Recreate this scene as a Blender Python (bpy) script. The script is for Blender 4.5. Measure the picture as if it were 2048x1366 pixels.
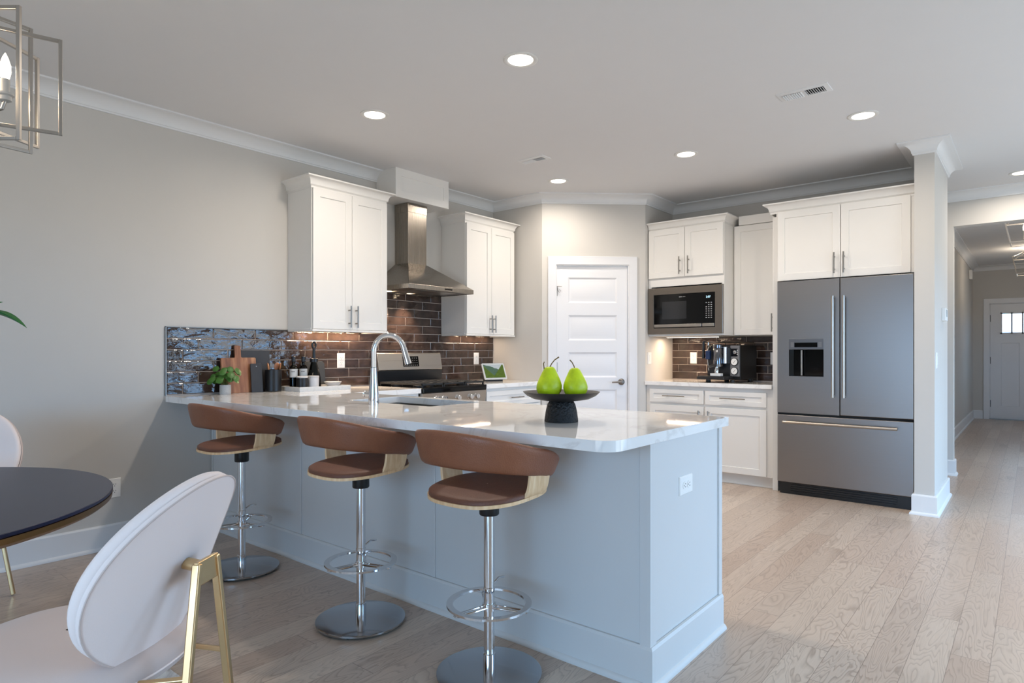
import bpy, bmesh, math, random
from mathutils import Vector, Matrix, Euler
R = math.radians
random.seed(7)
for o in list(bpy.data.objects):
    bpy.data.objects.remove(o, do_unlink=True)
SC = bpy.context.scene
COL = SC.collection

# ------------------------------------------------------------------ camera
cam_d = bpy.data.cameras.new('camera')
cam = bpy.data.objects.new('camera', cam_d)
COL.objects.link(cam)
cam.location = (0, 0, 1.20)
cam.rotation_euler = (R(90), 0, R(39.38))
cam_d.sensor_width = 36.0
cam_d.lens = 36.0 * 1270.0 / 2048.0
cam_d.shift_y = 21.0 / 2048.0
cam_d.clip_start = 0.02
SC.camera = cam

# ------------------------------------------------------------------ world, daylight, exposure
SC.view_settings.view_transform = 'Standard'
SC.view_settings.look = 'None'
SC.view_settings.gamma = 1.0
SC.view_settings.exposure = 0.0
SC.view_settings.use_curve_mapping = False
SC.cycles.max_bounces = 10
SC.cycles.diffuse_bounces = 5
SC.cycles.glossy_bounces = 5
SC.cycles.transmission_bounces = 8
SC.cycles.transparent_max_bounces = 12
SC.cycles.caustics_reflective = False
SC.cycles.caustics_refractive = False
SC.cycles.sample_clamp_indirect = 4.0

W = bpy.data.worlds.new('sky')
SC.world = W
W.use_nodes = True
wn = W.node_tree.nodes; wl = W.node_tree.links
wn.clear()
w_out = wn.new('ShaderNodeOutputWorld'); w_bg = wn.new('ShaderNodeBackground')
w_tc = wn.new('ShaderNodeTexCoord'); w_sep = wn.new('ShaderNodeSeparateXYZ'); w_rmp = wn.new('ShaderNodeValToRGB')
wl.new(w_tc.outputs['Generated'], w_sep.inputs[0]); wl.new(w_sep.outputs['Z'], w_rmp.inputs[0])
w_rmp.color_ramp.elements[0].position = 0.0; w_rmp.color_ramp.elements[0].color = (0.34, 0.38, 0.41, 1)
w_rmp.color_ramp.elements[1].position = 1.0; w_rmp.color_ramp.elements[1].color = (0.34, 0.60, 1.0, 1)
for p_, c_ in ((0.0, (0.34, 0.38, 0.41, 1)), (0.02, (0.27, 0.57, 1.0, 1)), (0.35, (0.48, 0.73, 1.0, 1))):
    e_ = w_rmp.color_ramp.elements.new(p_); e_.color = c_
wl.new(w_rmp.outputs[0], w_bg.inputs[0]); wl.new(w_bg.outputs[0], w_out.inputs[0])
w_bg.inputs[1].default_value = SKY = 9.0

def portal(name, loc, rot, sx, sy):
    d = bpy.data.lights.new(name, 'AREA'); d.shape = 'RECTANGLE'; d.size = sx; d.size_y = sy
    d.cycles.is_portal = True
    o = bpy.data.objects.new(name, d); o.location = loc; o.rotation_euler = rot; COL.objects.link(o)
# windows of the room: (patio door, right wall) and two in the rear wall
XR = 2.05
PATIO = (4.35, 6.5, 0.02, 2.10)          # y0, y1, z0, z1 in the wall x = XR
SIDEW = (2.2, 4.0, 0.02, 2.10)
REARS = ((-1.9, 1.6, 0.05, 2.25),)   # x0, x1, z0, z1 in the wall y = -3.4
for (a, b, z0, z1) in (PATIO, SIDEW):
    portal('daylight_portal', (XR, (a+b)/2, (z0+z1)/2), (0, R(90), 0), z1-z0, b-a)
for (a, b, z0, z1) in REARS:
    portal('daylight_portal', ((a+b)/2, -3.40, (z0+z1)/2), (R(90), 0, 0), b-a, z1-z0)
ADDED_HALLW = ((8.2, 9.1, 0.9, 2.0), (12.4, 12.9, 0.9, 2.0))     # y0, y1, z0, z1 of unseen windows added for bluish light, in the hall wall x = 1.10
for (a, b, z0, z1) in ADDED_HALLW:
    portal('daylight_portal', (1.10, (a+b)/2, (z0+z1)/2), (0, R(90), 0), z1-z0, b-a)
LAMP_W = 12.0     # recessed ceiling lamps, watts each
WARM = (1.0, 0.90, 0.79)

# ------------------------------------------------------------------ materials
def S(r, g, b):
    f = lambda c: (c/12.92 if c <= 0.04045 else ((c+0.055)/1.055)**2.4)
    return (f(r/255), f(g/255), f(b/255), 1.0)
class NT:
    def __init__(s, m):
        m.use_nodes = True; s.t = m.node_tree; s.n = s.t.nodes; s.l = s.t.links; s.n.clear()
        s.out = s.n.new('ShaderNodeOutputMaterial'); s.p = s.n.new('ShaderNodeBsdfPrincipled')
        s.l.new(s.p.outputs[0], s.out.inputs[0])
    def a(s, typ, **kw):
        x = s.n.new('ShaderNode'+typ)
        for k, v in kw.items(): setattr(x, k, v)
        return x
    def k(s, a, b): s.l.new(a, b)
    def math(s, op, a, b=None, c=None):
        x = s.n.new('ShaderNodeMath'); x.operation = op
        for i, v in enumerate((a, b, c)):
            if v is None: continue
            if isinstance(v, (int, float)): x.inputs[i].default_value = v
            else: s.k(v, x.inputs[i])
        return x.outputs[0]
    def mix(s, f, c1, c2):
        x = s.n.new('ShaderNodeMix'); x.data_type = 'RGBA'
        for i, v in ((0, f), (6, c1), (7, c2)):
            if isinstance(v, (int, float)): x.inputs[i].default_value = v
            elif isinstance(v, tuple): x.inputs[i].default_value = v
            else: s.k(v, x.inputs[i])
        return x.outputs[2]
    def ramp(s, fac, stops):
        x = s.n.new('ShaderNodeValToRGB'); cr = x.color_ramp
        while len(cr.elements) > 1: cr.elements.remove(cr.elements[-1])
        cr.elements[0].position, cr.elements[0].color = stops[0]
        for p, c in stops[1:]:
            e = cr.elements.new(p); e.color = c
        s.k(fac, x.inputs[0]); return x.outputs[0]
    def noise(s, vec, scale, detail=3, rough=0.5, dist=0.0, dim='3D'):
        x = s.n.new('ShaderNodeTexNoise'); x.noise_dimensions = dim
        x.inputs['Scale'].default_value = scale; x.inputs['Detail'].default_value = detail
        x.inputs['Roughness'].default_value = rough; x.inputs['Distortion'].default_value = dist
        if vec is not None: s.k(vec, x.inputs['Vector'])
        return x.outputs[0]
    def obj(s, scale=(1, 1, 1), loc=(0, 0, 0), rot=(0, 0, 0)):
        tc = s.n.new('ShaderNodeTexCoord'); mp = s.n.new('ShaderNodeMapping')
        mp.inputs['Scale'].default_value = scale; mp.inputs['Location'].default_value = loc; mp.inputs['Rotation'].default_value = rot
        s.k(tc.outputs['Object'], mp.inputs[0]); return mp.outputs[0]
    def bump(s, h, strength=0.2, dist=0.01):
        x = s.n.new('ShaderNodeBump'); x.inputs['Strength'].default_value = strength; x.inputs['Distance'].default_value = dist
        s.k(h, x.inputs['Height']); s.k(x.outputs[0], s.p.inputs['Normal'])
MATS = {}
def mat(name, col, rough=0.5, metal=0.0, spec=0.5, bump=None, vary=0.03, emit=None, es=0.0, coat=0.0, sheen=0.0, vscale=6.0):
    if name in MATS: return MATS[name]
    m = bpy.data.materials.new(name); n = NT(m)
    p = n.p
    v = n.obj()
    ns = n.noise(v, vscale, 2)
    dark = tuple(c*(1-vary) for c in col[:3])+(1,); lite = tuple(min(1, c*(1+vary)) for c in col[:3])+(1,)
    n.k(n.mix(ns, dark, lite), p.inputs['Base Color'])
    p.inputs['Roughness'].default_value = rough; p.inputs['Metallic'].default_value = metal
    p.inputs['Specular IOR Level'].default_value = spec
    p.inputs['Coat Weight'].default_value = coat
    p.inputs['Sheen Weight'].default_value = sheen
    if bump: n.bump(n.noise(v, bump[0], 3), bump[1], bump[2] if len(bump) > 2 else 0.002)
    if emit: p.inputs['Emission Color'].default_value = emit; p.inputs['Emission Strength'].default_value = es
    MATS[name] = m
    return m
PAINT = mat('wall_paint', S(203, 199, 193), 0.85, bump=(260, 0.06), vary=0.015)
CEIL = mat('ceiling_paint', S(222, 221, 221), 0.9, bump=(260, 0.05), vary=0.01)
TRIM = mat('trim_paint', S(226, 226, 226), 0.45, vary=0.01)
CAB = mat('cabinet_paint', S(230, 227, 222), 0.38, vary=0.012)
PENP = mat('peninsula_paint', S(210, 209, 207), 0.45, vary=0.012)
DOORP = mat('door_paint', S(228, 228, 230), 0.4, vary=0.01)
NICKEL = mat('brushed_nickel', S(150, 145, 138), 0.32, 1.0)
DARKNI = mat('dark_nickel', S(128, 122, 116), 0.35, 1.0)
CHROME = mat('polished_chrome', S(226, 226, 228), 0.07, 1.0)
BLACKP = mat('black_plastic', S(22, 22, 23), 0.35)
BLACKG = mat('black_glass', S(6, 6, 7), 0.06, spec=0.3)
IRON = mat('cast_iron', S(24, 23, 22), 0.45, bump=(400, 0.2))
WHITEP = mat('white_plastic', S(240, 238, 234), 0.35)
SLOT = mat('slot_dark', S(70, 68, 66), 0.6)
BRASS = mat('satin_brass', S(226, 194, 146), 0.28, 1.0)
DARKGAP = mat('shadow_gap', S(30, 29, 28), 0.8)
RUBBER = mat('black_rubber', S(18, 18, 18), 0.7)

def steel(name, col, rough, axis):
    m = bpy.data.materials.new(name); n = NT(m)
    sc = [3, 3, 3]; 
    for i in range(3): sc[i] = 2.0 if i == axis else 420.0
    v = n.obj(tuple(sc)); ns = n.noise(v, 1.0, 3)
    n.k(n.mix(ns, tuple(c*0.95 for c in col[:3])+(1,), tuple(min(1, c*1.05) for c in col[:3])+(1,)), n.p.inputs['Base Color'])
    n.p.inputs['Metallic'].default_value = 1.0
    n.k(n.math('MULTIPLY_ADD', ns, 0.12, rough-0.06), n.p.inputs['Roughness'])
    n.p.inputs['Anisotropic'].default_value = 0.4
    return m
STEEL = steel('stainless_steel', S(184, 175, 164), 0.30, 0)
STEELM = steel('microwave_steel', S(138, 128, 118), 0.3, 0)
STEELF = steel('fridge_stainless', S(142, 138, 136), 0.33, 0)
STEELH = steel('hood_stainless', S(158, 150, 140), 0.27, 2)

def m_counter():
    m = bpy.data.materials.new('white_quartz'); n = NT(m); v = n.obj()
    a = n.noise(v, 1.6, 6, 0.6, 1.6)
    vein = n.ramp(a, [(0.0, (0, 0, 0, 1)), (0.47, (0, 0, 0, 1)), (0.5, (1, 1, 1, 1)), (0.53, (0, 0, 0, 1)), (1, (0, 0, 0, 1))])
    b = n.noise(v, 5, 4, 0.6)
    base = n.mix(b, S(238, 235, 231), S(245, 243, 240))
    n.k(n.mix(n.math('MULTIPLY', vein, 0.28), base, S(190, 182, 174)), n.p.inputs['Base Color'])
    n.p.inputs['Roughness'].default_value = 0.035
    n.p.inputs['Specular IOR Level'].default_value = 0.6
    return m
QUARTZ = m_counter()

def m_floor():
    m = bpy.data.materials.new('oak_planks'); n = NT(m)
    tc = n.a('TexCoord'); sep = n.a('SeparateXYZ'); n.k(tc.outputs['Object'], sep.inputs[0])
    x, y = sep.outputs[0], sep.outputs[1]
    PW, PL = 0.127, 1.25
    xs = n.math('DIVIDE', x, PW); ix = n.math('FLOOR', xs); fx = n.math('FRACT', xs)
    wn1 = n.a('TexWhiteNoise', noise_dimensions='1D'); n.k(ix, wn1.inputs['W'])
    ys = n.math('ADD', n.math('DIVIDE', y, PL), n.math('MULTIPLY', wn1.outputs[0], 7.3)); iy = n.math('FLOOR', ys); fy = n.math('FRACT', ys)
    cid = n.a('CombineXYZ'); n.k(ix, cid.inputs[0]); n.k(iy, cid.inputs[1])
    wn2 = n.a('TexWhiteNoise', noise_dimensions='2D'); n.k(cid.outputs[0], wn2.inputs['Vector'])
    r = wn2.outputs[0]
    gv = n.a('CombineXYZ')
    n.k(n.math('MULTIPLY', x, 6.2), gv.inputs[0])
    n.k(n.math('MULTIPLY', y, 1.25), gv.inputs[1])
    n.k(n.math('MULTIPLY', r, 57.0), gv.inputs[2])
    g = n.noise(gv.outputs[0], 1.0, 3.0, 0.5, 0.5)
    rings = n.math('FRACT', n.math('MULTIPLY', g, 26.0))
    line = n.ramp(rings, [(0.0, (1, 1, 1, 1)), (0.12, (.5, .5, .5, 1)), (0.40, (0, 0, 0, 1)), (0.88, (0, 0, 0, 1)), (1.0, (1, 1, 1, 1))])
    fv = n.a('CombineXYZ'); n.k(n.math('MULTIPLY', x, 160.0), fv.inputs[0]); n.k(n.math('MULTIPLY', y, 6.0), fv.inputs[1]); n.k(n.math('MULTIPLY', r, 31.0), fv.inputs[2])
    fine = n.noise(fv.outputs[0], 1.0, 3, 0.6)
    base = n.ramp(r, [(0.0, S(182, 160, 144)), (0.3, S(198, 178, 162)), (0.65, S(190, 172, 157)), (1.0, S(211, 193, 176))])
    base = n.mix(n.math('MULTIPLY', fine, 0.35), base, S(160, 138, 118))
    # knots and worn blotches
    kn = n.noise(gv.outputs[0], 0.8, 2, 0.5)
    kn = n.ramp(kn, [(0.0, (1, 1, 1, 1)), (0.26, (1, 1, 1, 1)), (0.36, (0, 0, 0, 1)), (1, (0, 0, 0, 1))])
    base = n.mix(n.math('MULTIPLY', kn, 0.35), base, S(128, 108, 92))
    amp = n.math('MULTIPLY_ADD', n.noise(gv.outputs[0], 0.6, 1), 0.55, 0.10)
    col = n.mix(n.math('MULTIPLY', line, amp), base, S(112, 92, 78))
    ex = n.math('MINIMUM', fx, n.math('SUBTRACT', 1.0, fx)); ey = n.math('MINIMUM', fy, n.math('SUBTRACT', 1.0, fy))
    seam = n.math('MAXIMUM', n.math('LESS_THAN', ex, 0.0095), n.math('LESS_THAN', ey, 0.0012))
    col = n.mix(n.math('MULTIPLY', seam, 0.55), col, S(92, 76, 66))
    n.k(col, n.p.inputs['Base Color'])
    n.k(n.math('MULTIPLY_ADD', fine, 0.14, 0.24), n.p.inputs['Roughness'])
    n.p.inputs['Specular IOR Level'].default_value = 0.55
    h = n.math('SUBTRACT', n.math('MULTIPLY', fine, 0.4), n.math('ADD', n.math('MULTIPLY', seam, 1.0), n.math('MULTIPLY', line, 0.25)))
    n.bump(h, 0.16, 0.002)
    return m
OAK = m_floor()

def m_tile():
    m = bpy.data.materials.new('glazed_brown_tile'); n = NT(m); v = n.obj()
    a = n.noise(v, 9, 3, 0.55); b = n.noise(n.obj((1, 0.7, 1.3)), 62, 2, 0.5, 0.5); c = n.noise(n.obj((1, 0.6, 1.3)), 15, 1, 0.5, 0.3)
    n.k(n.ramp(a, [(0.2, S(40, 30, 26)), (0.5, S(58, 45, 39)), (0.85, S(80, 63, 55))]), n.p.inputs['Base Color'])
    n.p.inputs['Roughness'].default_value = 0.03
    n.p.inputs['Specular IOR Level'].default_value = 0.65
    n.bump(n.math('ADD', n.math('MULTIPLY', b, 0.16), c), 0.5, 0.012)
    return m
TILE = m_tile()
GROUT = mat('grout', S(196, 180, 168), 0.9, bump=(300, 0.2))

def m_wood(name, c1, c2, c3, rough=0.5, axis=2, freq=9.0):
    m = bpy.data.materials.new(name); n = NT(m)
    sc = [freq, freq, freq]; sc[axis] = freq*0.07
    v = n.obj(tuple(sc)); a = n.noise(v, 1.0, 4, 0.55, 0.4)
    n.k(n.ramp(a, [(0.25, c1), (0.5, c2), (0.75, c3)]), n.p.inputs['Base Color'])
    n.p.inputs['Roughness'].default_value = rough
    n.bump(a, 0.08, 0.002)
    return m
ACACIA = m_wood('acacia_wood', S(104, 62, 40), S(150, 98, 66), S(190, 140, 98), 0.5, 2, 26)
ASH = m_wood('pale_ash_wood', S(220, 178, 130), S(236, 198, 152), S(246, 216, 176), 0.45, 2, 60)

def m_leather(name, c1, c2, rough=0.45, sc=90):
    m = bpy.data.materials.new(name); n = NT(m); v = n.obj()
    a = n.noise(v, 14, 4, 0.6); vo = n.a('TexVoronoi'); vo.inputs['Scale'].default_value = sc*2.2; n.k(v, vo.inputs['Vector'])
    n.k(n.mix(a, c1, c2), n.p.inputs['Base Color'])
    n.p.inputs['Roughness'].default_value = rough
    n.bump(vo.outputs['Distance'], 0.22, 0.003)
    return m
LEATHER = m_leather('tan_leather', S(124, 74, 50), S(150, 95, 66), 0.43)
LEATHERS = m_leather('brown_leather', S(98, 60, 44), S(118, 74, 54), 0.55)
VELVET = mat('blush_velvet', S(246, 231, 225), 0.85, vary=0.02, sheen=0.25, bump=(500, 0.1))
VELVETS = mat('taupe_velvet', S(206, 188, 180), 0.85, vary=0.03, sheen=0.3, bump=(500, 0.1))
NAVY = mat('navy_lacquer', S(34, 36, 60), 0.3, spec=0.25, vary=0.05)
NAVYE = mat('navy_edge', S(40, 42, 98), 0.2)
BULB = mat('bulb_glow', (1, 0.86, 0.66, 1), 0.3, emit=(1.0, 0.80, 0.55, 1), es=9.0)
DISC = mat('lamp_diffuser', (1, 1, 1, 1), 0.4, emit=(1.0, 0.90, 0.76, 1), es=6.0)
SLATE = mat('slate_board', S(44, 45, 48), 0.55, vary=0.15, bump=(60, 0.15), vscale=20)
CERW = mat('white_ceramic', S(206, 204, 204), 0.35, vary=0.06, vscale=60)
CERSP = mat('speckled_ceramic', S(190, 188, 186), 0.5, vary=0.18, vscale=160)
MARBLE = mat('white_marble', S(214, 212, 208), 0.3, vary=0.12, vscale=50)
BLKCER = mat('black_ceramic', S(17, 15, 14), 0.42, bump=(90, 0.15))
LEAF = mat('leaf_green', S(60, 104, 34), 0.42, vary=0.35, vscale=40)
LEAFD = mat('dark_leaf_green', S(40, 110, 48), 0.4, vary=0.3, vscale=30)
STEMM = mat('plant_stem', S(96, 108, 52), 0.6)
PEAR = mat('green_pear_skin', S(200, 218, 20), 0.42, vary=0.3, vscale=26, bump=(30, 0.5, 0.006))
PSTEM = mat('pear_stem', S(112, 90, 44), 0.7)
def m_glass(name, tint, rough=0.02, t=0.85):
    m = bpy.data.materials.new(name); m.use_nodes = True
    nn, ll = m.node_tree.nodes, m.node_tree.links; nn.clear()
    o = nn.new('ShaderNodeOutputMaterial'); mx = nn.new('ShaderNodeMixShader'); tr = nn.new('ShaderNodeBsdfTransparent'); gl = nn.new('ShaderNodeBsdfGlossy'); fr = nn.new('ShaderNodeFresnel')
    tr.inputs[0].default_value = tint; gl.inputs['Roughness'].default_value = rough; fr.inputs[0].default_value = 1.45
    ll.new(fr.outputs[0], mx.inputs[0]); ll.new(tr.outputs[0], mx.inputs[1]); ll.new(gl.outputs[0], mx.inputs[2]); ll.new(mx.outputs[0], o.inputs[0])
    return m
GLASS = m_glass('clear_glass', (0.93, 0.95, 0.95, 1))
GLASSD = m_glass('smoked_glass', (0.10, 0.12, 0.08, 1))

# ------------------------------------------------------------------ mesh helpers
class MB:
    def __init__(s): s.v = []; s.f = []
    def add(s, vs, fs):
        b = len(s.v); s.v += [tuple(p) for p in vs]; s.f += [tuple(b+i for i in f) for f in fs]; return s
    def box(s, x0, y0, z0, x1, y1, z1):
        x0, x1 = min(x0, x1), max(x0, x1); y0, y1 = min(y0, y1), max(y0, y1); z0, z1 = min(z0, z1), max(z0, z1)
        v = [(x0, y0, z0), (x1, y0, z0), (x1, y1, z0), (x0, y1, z0), (x0, y0, z1), (x1, y0, z1), (x1, y1, z1), (x0, y1, z1)]
        return s.add(v, [(3, 2, 1, 0), (4, 5, 6, 7), (0, 1, 5, 4), (1, 2, 6, 5), (2, 3, 7, 6), (3, 0, 4, 7)])
    def obox(s, c, size, rot=(0, 0, 0)):
        m = Euler(rot).to_matrix(); c = Vector(c); hx, hy, hz = (q/2 for q in size)
        v = [c + m @ Vector(p) for p in ((-hx, -hy, -hz), (hx, -hy, -hz), (hx, hy, -hz), (-hx, hy, -hz), (-hx, -hy, hz), (hx, -hy, hz), (hx, hy, hz), (-hx, hy, hz))]
        return s.add(v, [(3, 2, 1, 0), (4, 5, 6, 7), (0, 1, 5, 4), (1, 2, 6, 5), (2, 3, 7, 6), (3, 0, 4, 7)])
    def loft(s, rings, caps=True, closed=True):
        n = len(rings[0]); vs = [p for r in rings for p in r]; fs = []
        for i in range(len(rings)-1):
            for j in range(n if closed else n-1):
                k = (j+1) % n
                fs.append((i*n+j, i*n+k, (i+1)*n+k, (i+1)*n+j))
        if caps: fs.append(tuple(range(n-1, -1, -1))); fs.append(tuple((len(rings)-1)*n+j for j in range(n)))
        return s.add(vs, fs)
    def prism(s, poly, z0, z1):
        return s.loft([[(x, y, z0) for x, y in poly], [(x, y, z1) for x, y in poly]])
    def lathe(s, prof, c=(0, 0, 0), n=32, caps=True, axis='z'):
        rings = []
        for r, z in prof:
            ring = []
            for i in range(n):
                a = 2*math.pi*i/n; p = (r*math.cos(a), r*math.sin(a), z)
                if axis == 'y': p = (p[0], -p[2], p[1])      # local +z of the profile points to -y
                if axis == 'x': p = (p[2], p[0], p[1])
                ring.append((p[0]+c[0], p[1]+c[1], p[2]+c[2]))
            rings.append(ring)
        return s.loft(rings, caps)
    def tube(s, pts, r, n=12, closed=False, rs=None):
        pts = [Vector(p) for p in pts]; m = len(pts); rings = []
        t0 = (pts[1]-pts[0]).normalized(); up = Vector((0, 0, 1)) if abs(t0.z) < 0.9 else Vector((1, 0, 0))
        nrm = t0.cross(up).normalized()
        for i in range(m):
            if closed: t = (pts[(i+1) % m]-pts[i-1]).normalized()
            else: t = (pts[min(i+1, m-1)]-pts[max(i-1, 0)]).normalized()
            nrm = (nrm - t*nrm.dot(t)).normalized(); bi = t.cross(nrm); rr = rs[i] if rs else r
            rings.append([pts[i] + (nrm*math.cos(2*math.pi*j/n) + bi*math.sin(2*math.pi*j/n))*rr for j in range(n)])
        if closed: rings.append(rings[0]); return s.loft(rings, False)
        return s.loft(rings, True)
    def sweep(s, path, prof, closed=False, caps=True):
        """path: list of (x, y); prof: list of (out, z) with out measured to the right of travel; mitred"""
        P = [Vector((p[0], p[1])) for p in path]; m = len(P); rings = []
        for i in range(m):
            d0 = (P[i]-P[i-1]).normalized() if (i > 0 or closed) else None
            d1 = (P[(i+1) % m]-P[i]).normalized() if (i < m-1 or closed) else None
            n0 = Vector((d0.y, -d0.x)) if d0 else None; n1 = Vector((d1.y, -d1.x)) if d1 else None
            if n0 is None: off = n1
            elif n1 is None: off = n0
            else:
                b = (n0+n1); b = b/max(1e-6, b.length_squared/2) if b.length > 1e-6 else n0
                off = b
            rings.append([(P[i].x+off.x*o, P[i].y+off.y*o, z) for o, z in prof])
        if closed: rings.append(rings[0])
        return s.loft(rings, caps and not closed)
    def surf(s, fn, nu, nv, thick=None):
        vs = [fn(i/nu, j/nv) for i in range(nu+1) for j in range(nv+1)]
        fs = [(i*(nv+1)+j, (i+1)*(nv+1)+j, (i+1)*(nv+1)+j+1, i*(nv+1)+j+1) for i in range(nu) for j in range(nv)]
        return s.add(vs, fs)
    def sphere(s, c, r, n=16, m=10, sc=(1, 1, 1)):
        rings = []
        for i in range(m+1):
            t = math.pi*i/m; rr = max(math.sin(t), 1e-3)
            rings.append([(c[0]+r*sc[0]*rr*math.cos(2*math.pi*j/n), c[1]+r*sc[1]*rr*math.sin(2*math.pi*j/n), c[2]-r*sc[2]*math.cos(t)) for j in range(n)])
        return s.loft(rings)
    def xf(s, M):
        s.v = [tuple(M @ Vector(p)) for p in s.v]; return s
    def build(s, name, m, parent=None, bevel=0.0, seg=2, sub=0, solid=0.0, angle=38, weld=False, smooth=True):
        org = Vector((0, 0, 0))
        if parent is None:
            xs, ys, zs = zip(*s.v); org = Vector(((min(xs)+max(xs))/2, (min(ys)+max(ys))/2, min(zs)))
            if name in ('floor',): org = Vector((0, 0, 0))
        me = bpy.data.meshes.new(name)
        me.from_pydata([Vector(p)-org for p in s.v], [], s.f)
        bm = bmesh.new(); bm.from_mesh(me)
        if weld: bmesh.ops.remove_doubles(bm, verts=bm.verts, dist=1e-5)
        bmesh.ops.recalc_face_normals(bm, faces=bm.faces); bm.to_mesh(me); bm.free()
        for mm in (m if isinstance(m, (list, tuple)) else [m]): me.materials.append(mm)
        if smooth:
            me.shade_smooth(); me.set_sharp_from_angle(angle=R(angle))
        o = bpy.data.objects.new(name, me); o.location = org; COL.objects.link(o)
        if parent is not None: o.parent = parent
        if solid: md = o.modifiers.new('solid', 'SOLIDIFY'); md.thickness = solid; md.offset = 0
        if bevel:
            md = o.modifiers.new('bevel', 'BEVEL'); md.width = bevel; md.segments = seg; md.limit_method = 'ANGLE'; md.angle_limit = R(40); md.harden_normals = True
        if sub: md = o.modifiers.new('sub', 'SUBSURF'); md.levels = sub; md.render_levels = sub
        return o
def tag(o, label, cat, group=None):
    o['label'] = label; o['category'] = cat
    if group: o['group'] = group
    return o
def thing(name, label, cat, loc=(0, 0, 0), rz=0.0, group=None):
    o = bpy.data.objects.new(name, None); o.empty_display_size = 0.05; COL.objects.link(o)
    o.location = loc; o.rotation_euler = (0, 0, rz)
    return tag(o, label, cat, group)
def struct(o): o['kind'] = 'structure'; return o
def plabel(o, l): o['label'] = l; return o
def copy_tree(o, parent=None):
    c = o.copy(); COL.objects.link(c)
    if parent is not None: c.parent = parent
    for ch in o.children: copy_tree(ch, c)
    return c
def dup(root, loc, rz, label):
    c = copy_tree(root); c.location = loc; c.rotation_euler = (0, 0, rz); c['label'] = label; return c
def text_mb(txt, size, plane='xz', loc=(0, 0, 0), depth=0.0005):
    cu = bpy.data.curves.new('t', 'FONT'); cu.body = txt; cu.size = size; cu.align_x = 'CENTER'; cu.align_y = 'CENTER'; cu.extrude = depth
    ob = bpy.data.objects.new('t', cu); COL.objects.link(ob)
    dg = bpy.context.evaluated_depsgraph_get(); me = bpy.data.meshes.new_from_object(ob.evaluated_get(dg))
    b = MB()
    vs = [(v.co.x+loc[0], -v.co.z+loc[1], v.co.y+loc[2]) for v in me.vertices]
    b.add(vs, [tuple(p.vertices) for p in me.polygons])
    bpy.data.objects.remove(ob); bpy.data.meshes.remove(me); bpy.data.curves.remove(cu)
    return b

# ------------------------------------------------------------------ the room
H = 2.743; WL = -4.36; YB = 6.30
struct(MB().box(-4.6, -3.6, -0.12, XR+0.2, 14.5, 0.0).build('floor', OAK))
struct(MB().box(-4.6, -3.6, H, XR+0.2, 14.5, H+0.12).build('ceiling', CEIL))
struct(MB().box(WL-0.14, -3.4, 0, WL, 5.0, H).build('wall_left', PAINT))
struct(MB().box(WL-0.14, 5.0, 0, -3.723, 5.1, H).build('wall_pantry_left', PAINT))
ANG = math.atan2(0.69, 0.758); DL = 1.025
MD = Matrix.Translation((-3.723, 5.0, 0)) @ Matrix.Rotation(ANG, 4, 'Z')
b = MB().box(0, 0, 0, 0.13, 0.1, H).box(0.868, 0, 0, DL, 0.1, H).box(0.13, 0, 2.062, 0.868, 0.1, H).xf(MD)
struct(b.build('wall_pantry_diagonal', PAINT))
struct(MB().box(-3.065, 5.69, 0, -2.965, YB, H).build('wall_pantry_right', PAINT))
struct(MB().box(-3.065, YB, 0, -0.555, YB+0.12, H).build('wall_back', PAINT))
struct(MB().box(-0.682, 5.53, 0, -0.555, YB, H).build('wall_fridge_side', PAINT))
b = MB().box(-2.1, 7.49, 0, -0.60, 7.61, H).box(-0.60, 7.49, 2.42, 1.10, 7.61, H).box(1.10, 7.49, 0, XR, 7.61, H)
struct(b.build('wall_hall_opening', PAINT))
struct(MB().box(-2.2, YB+0.12, 0, -2.1, 7.61, H).build('wall_passage', PAINT))
struct(MB().box(-0.97, 7.61, 0, -0.85, 14.2, H).build('wall_hall_left', PAINT))
b = MB().box(-0.97, 14.2, 0, -0.61, 14.32, H).box(0.33, 14.2, 0, 1.22, 14.32, H).box(-0.61, 14.2, 2.07, 0.33, 14.32, H)
struct(b.build('wall_hall_end', PAINT))
def wall_holes_x(x0, x1, y0, y1, holes):       # a wall in the plane x, holes (y0, y1, z0, z1) sorted by y
    b = MB(); c = y0
    for a, e, z0, z1 in holes:
        b.box(x0, c, 0, x1, a, H); b.box(x0, a, z1, x1, e, H)
        if z0 > 0.03: b.box(x0, a, 0, x1, e, z0)
        c = e
    return b.box(x0, c, 0, x1, y1, H)
b = MB(); c = 7.61
for a, e, z0, z1 in ADDED_HALLW: b.box(1.10, c, 0, 1.22, a, H).box(1.10, a, 0, 1.22, e, z0).box(1.10, a, z1, 1.22, e, H); c = e
struct(b.box(1.10, c, 0, 1.22, 14.2, H).build('wall_hall_right', PAINT))
struct(wall_holes_x(XR, XR+0.14, -3.4, 7.61, (SIDEW, PATIO)).build('wall_right', PAINT))
b = MB(); c = -4.5
for a, e, z0, z1 in REARS:
    b.box(c, -3.54, 0, a, -3.4, H).box(a, -3.54, 0, e, -3.4, z0).box(a, -3.54, z1, e, -3.4, H); c = e
struct(b.box(c, -3.54, 0, XR+0.14, -3.4, H).build('wall_rear', PAINT))
def winframe(name, a, e, z0, z1, plane, pos, mull=1):
    b = MB(); t = 0.045
    def bx(u0, u1, w0, w1):
        if plane == 'x': b.box(pos+0.03, u0, w0, pos+0.09, u1, w1)
        else: b.box(u0, pos-0.09, w0, u1, pos-0.03, w1)
    bx(a, a+t, z0, z1); bx(e-t, e, z0, z1); bx(a, e, z0, z0+t); bx(a, e, z1-t, z1)
    for k in range(mull): 
        u = a+(e-a)*(k+1)/(mull+1); bx(u-t/2, u+t/2, z0, z1)
    struct(b.build(name, TRIM))
winframe('door_4', *SIDEW, 'x', XR); winframe('door_3', *PATIO, 'x', XR)
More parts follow.
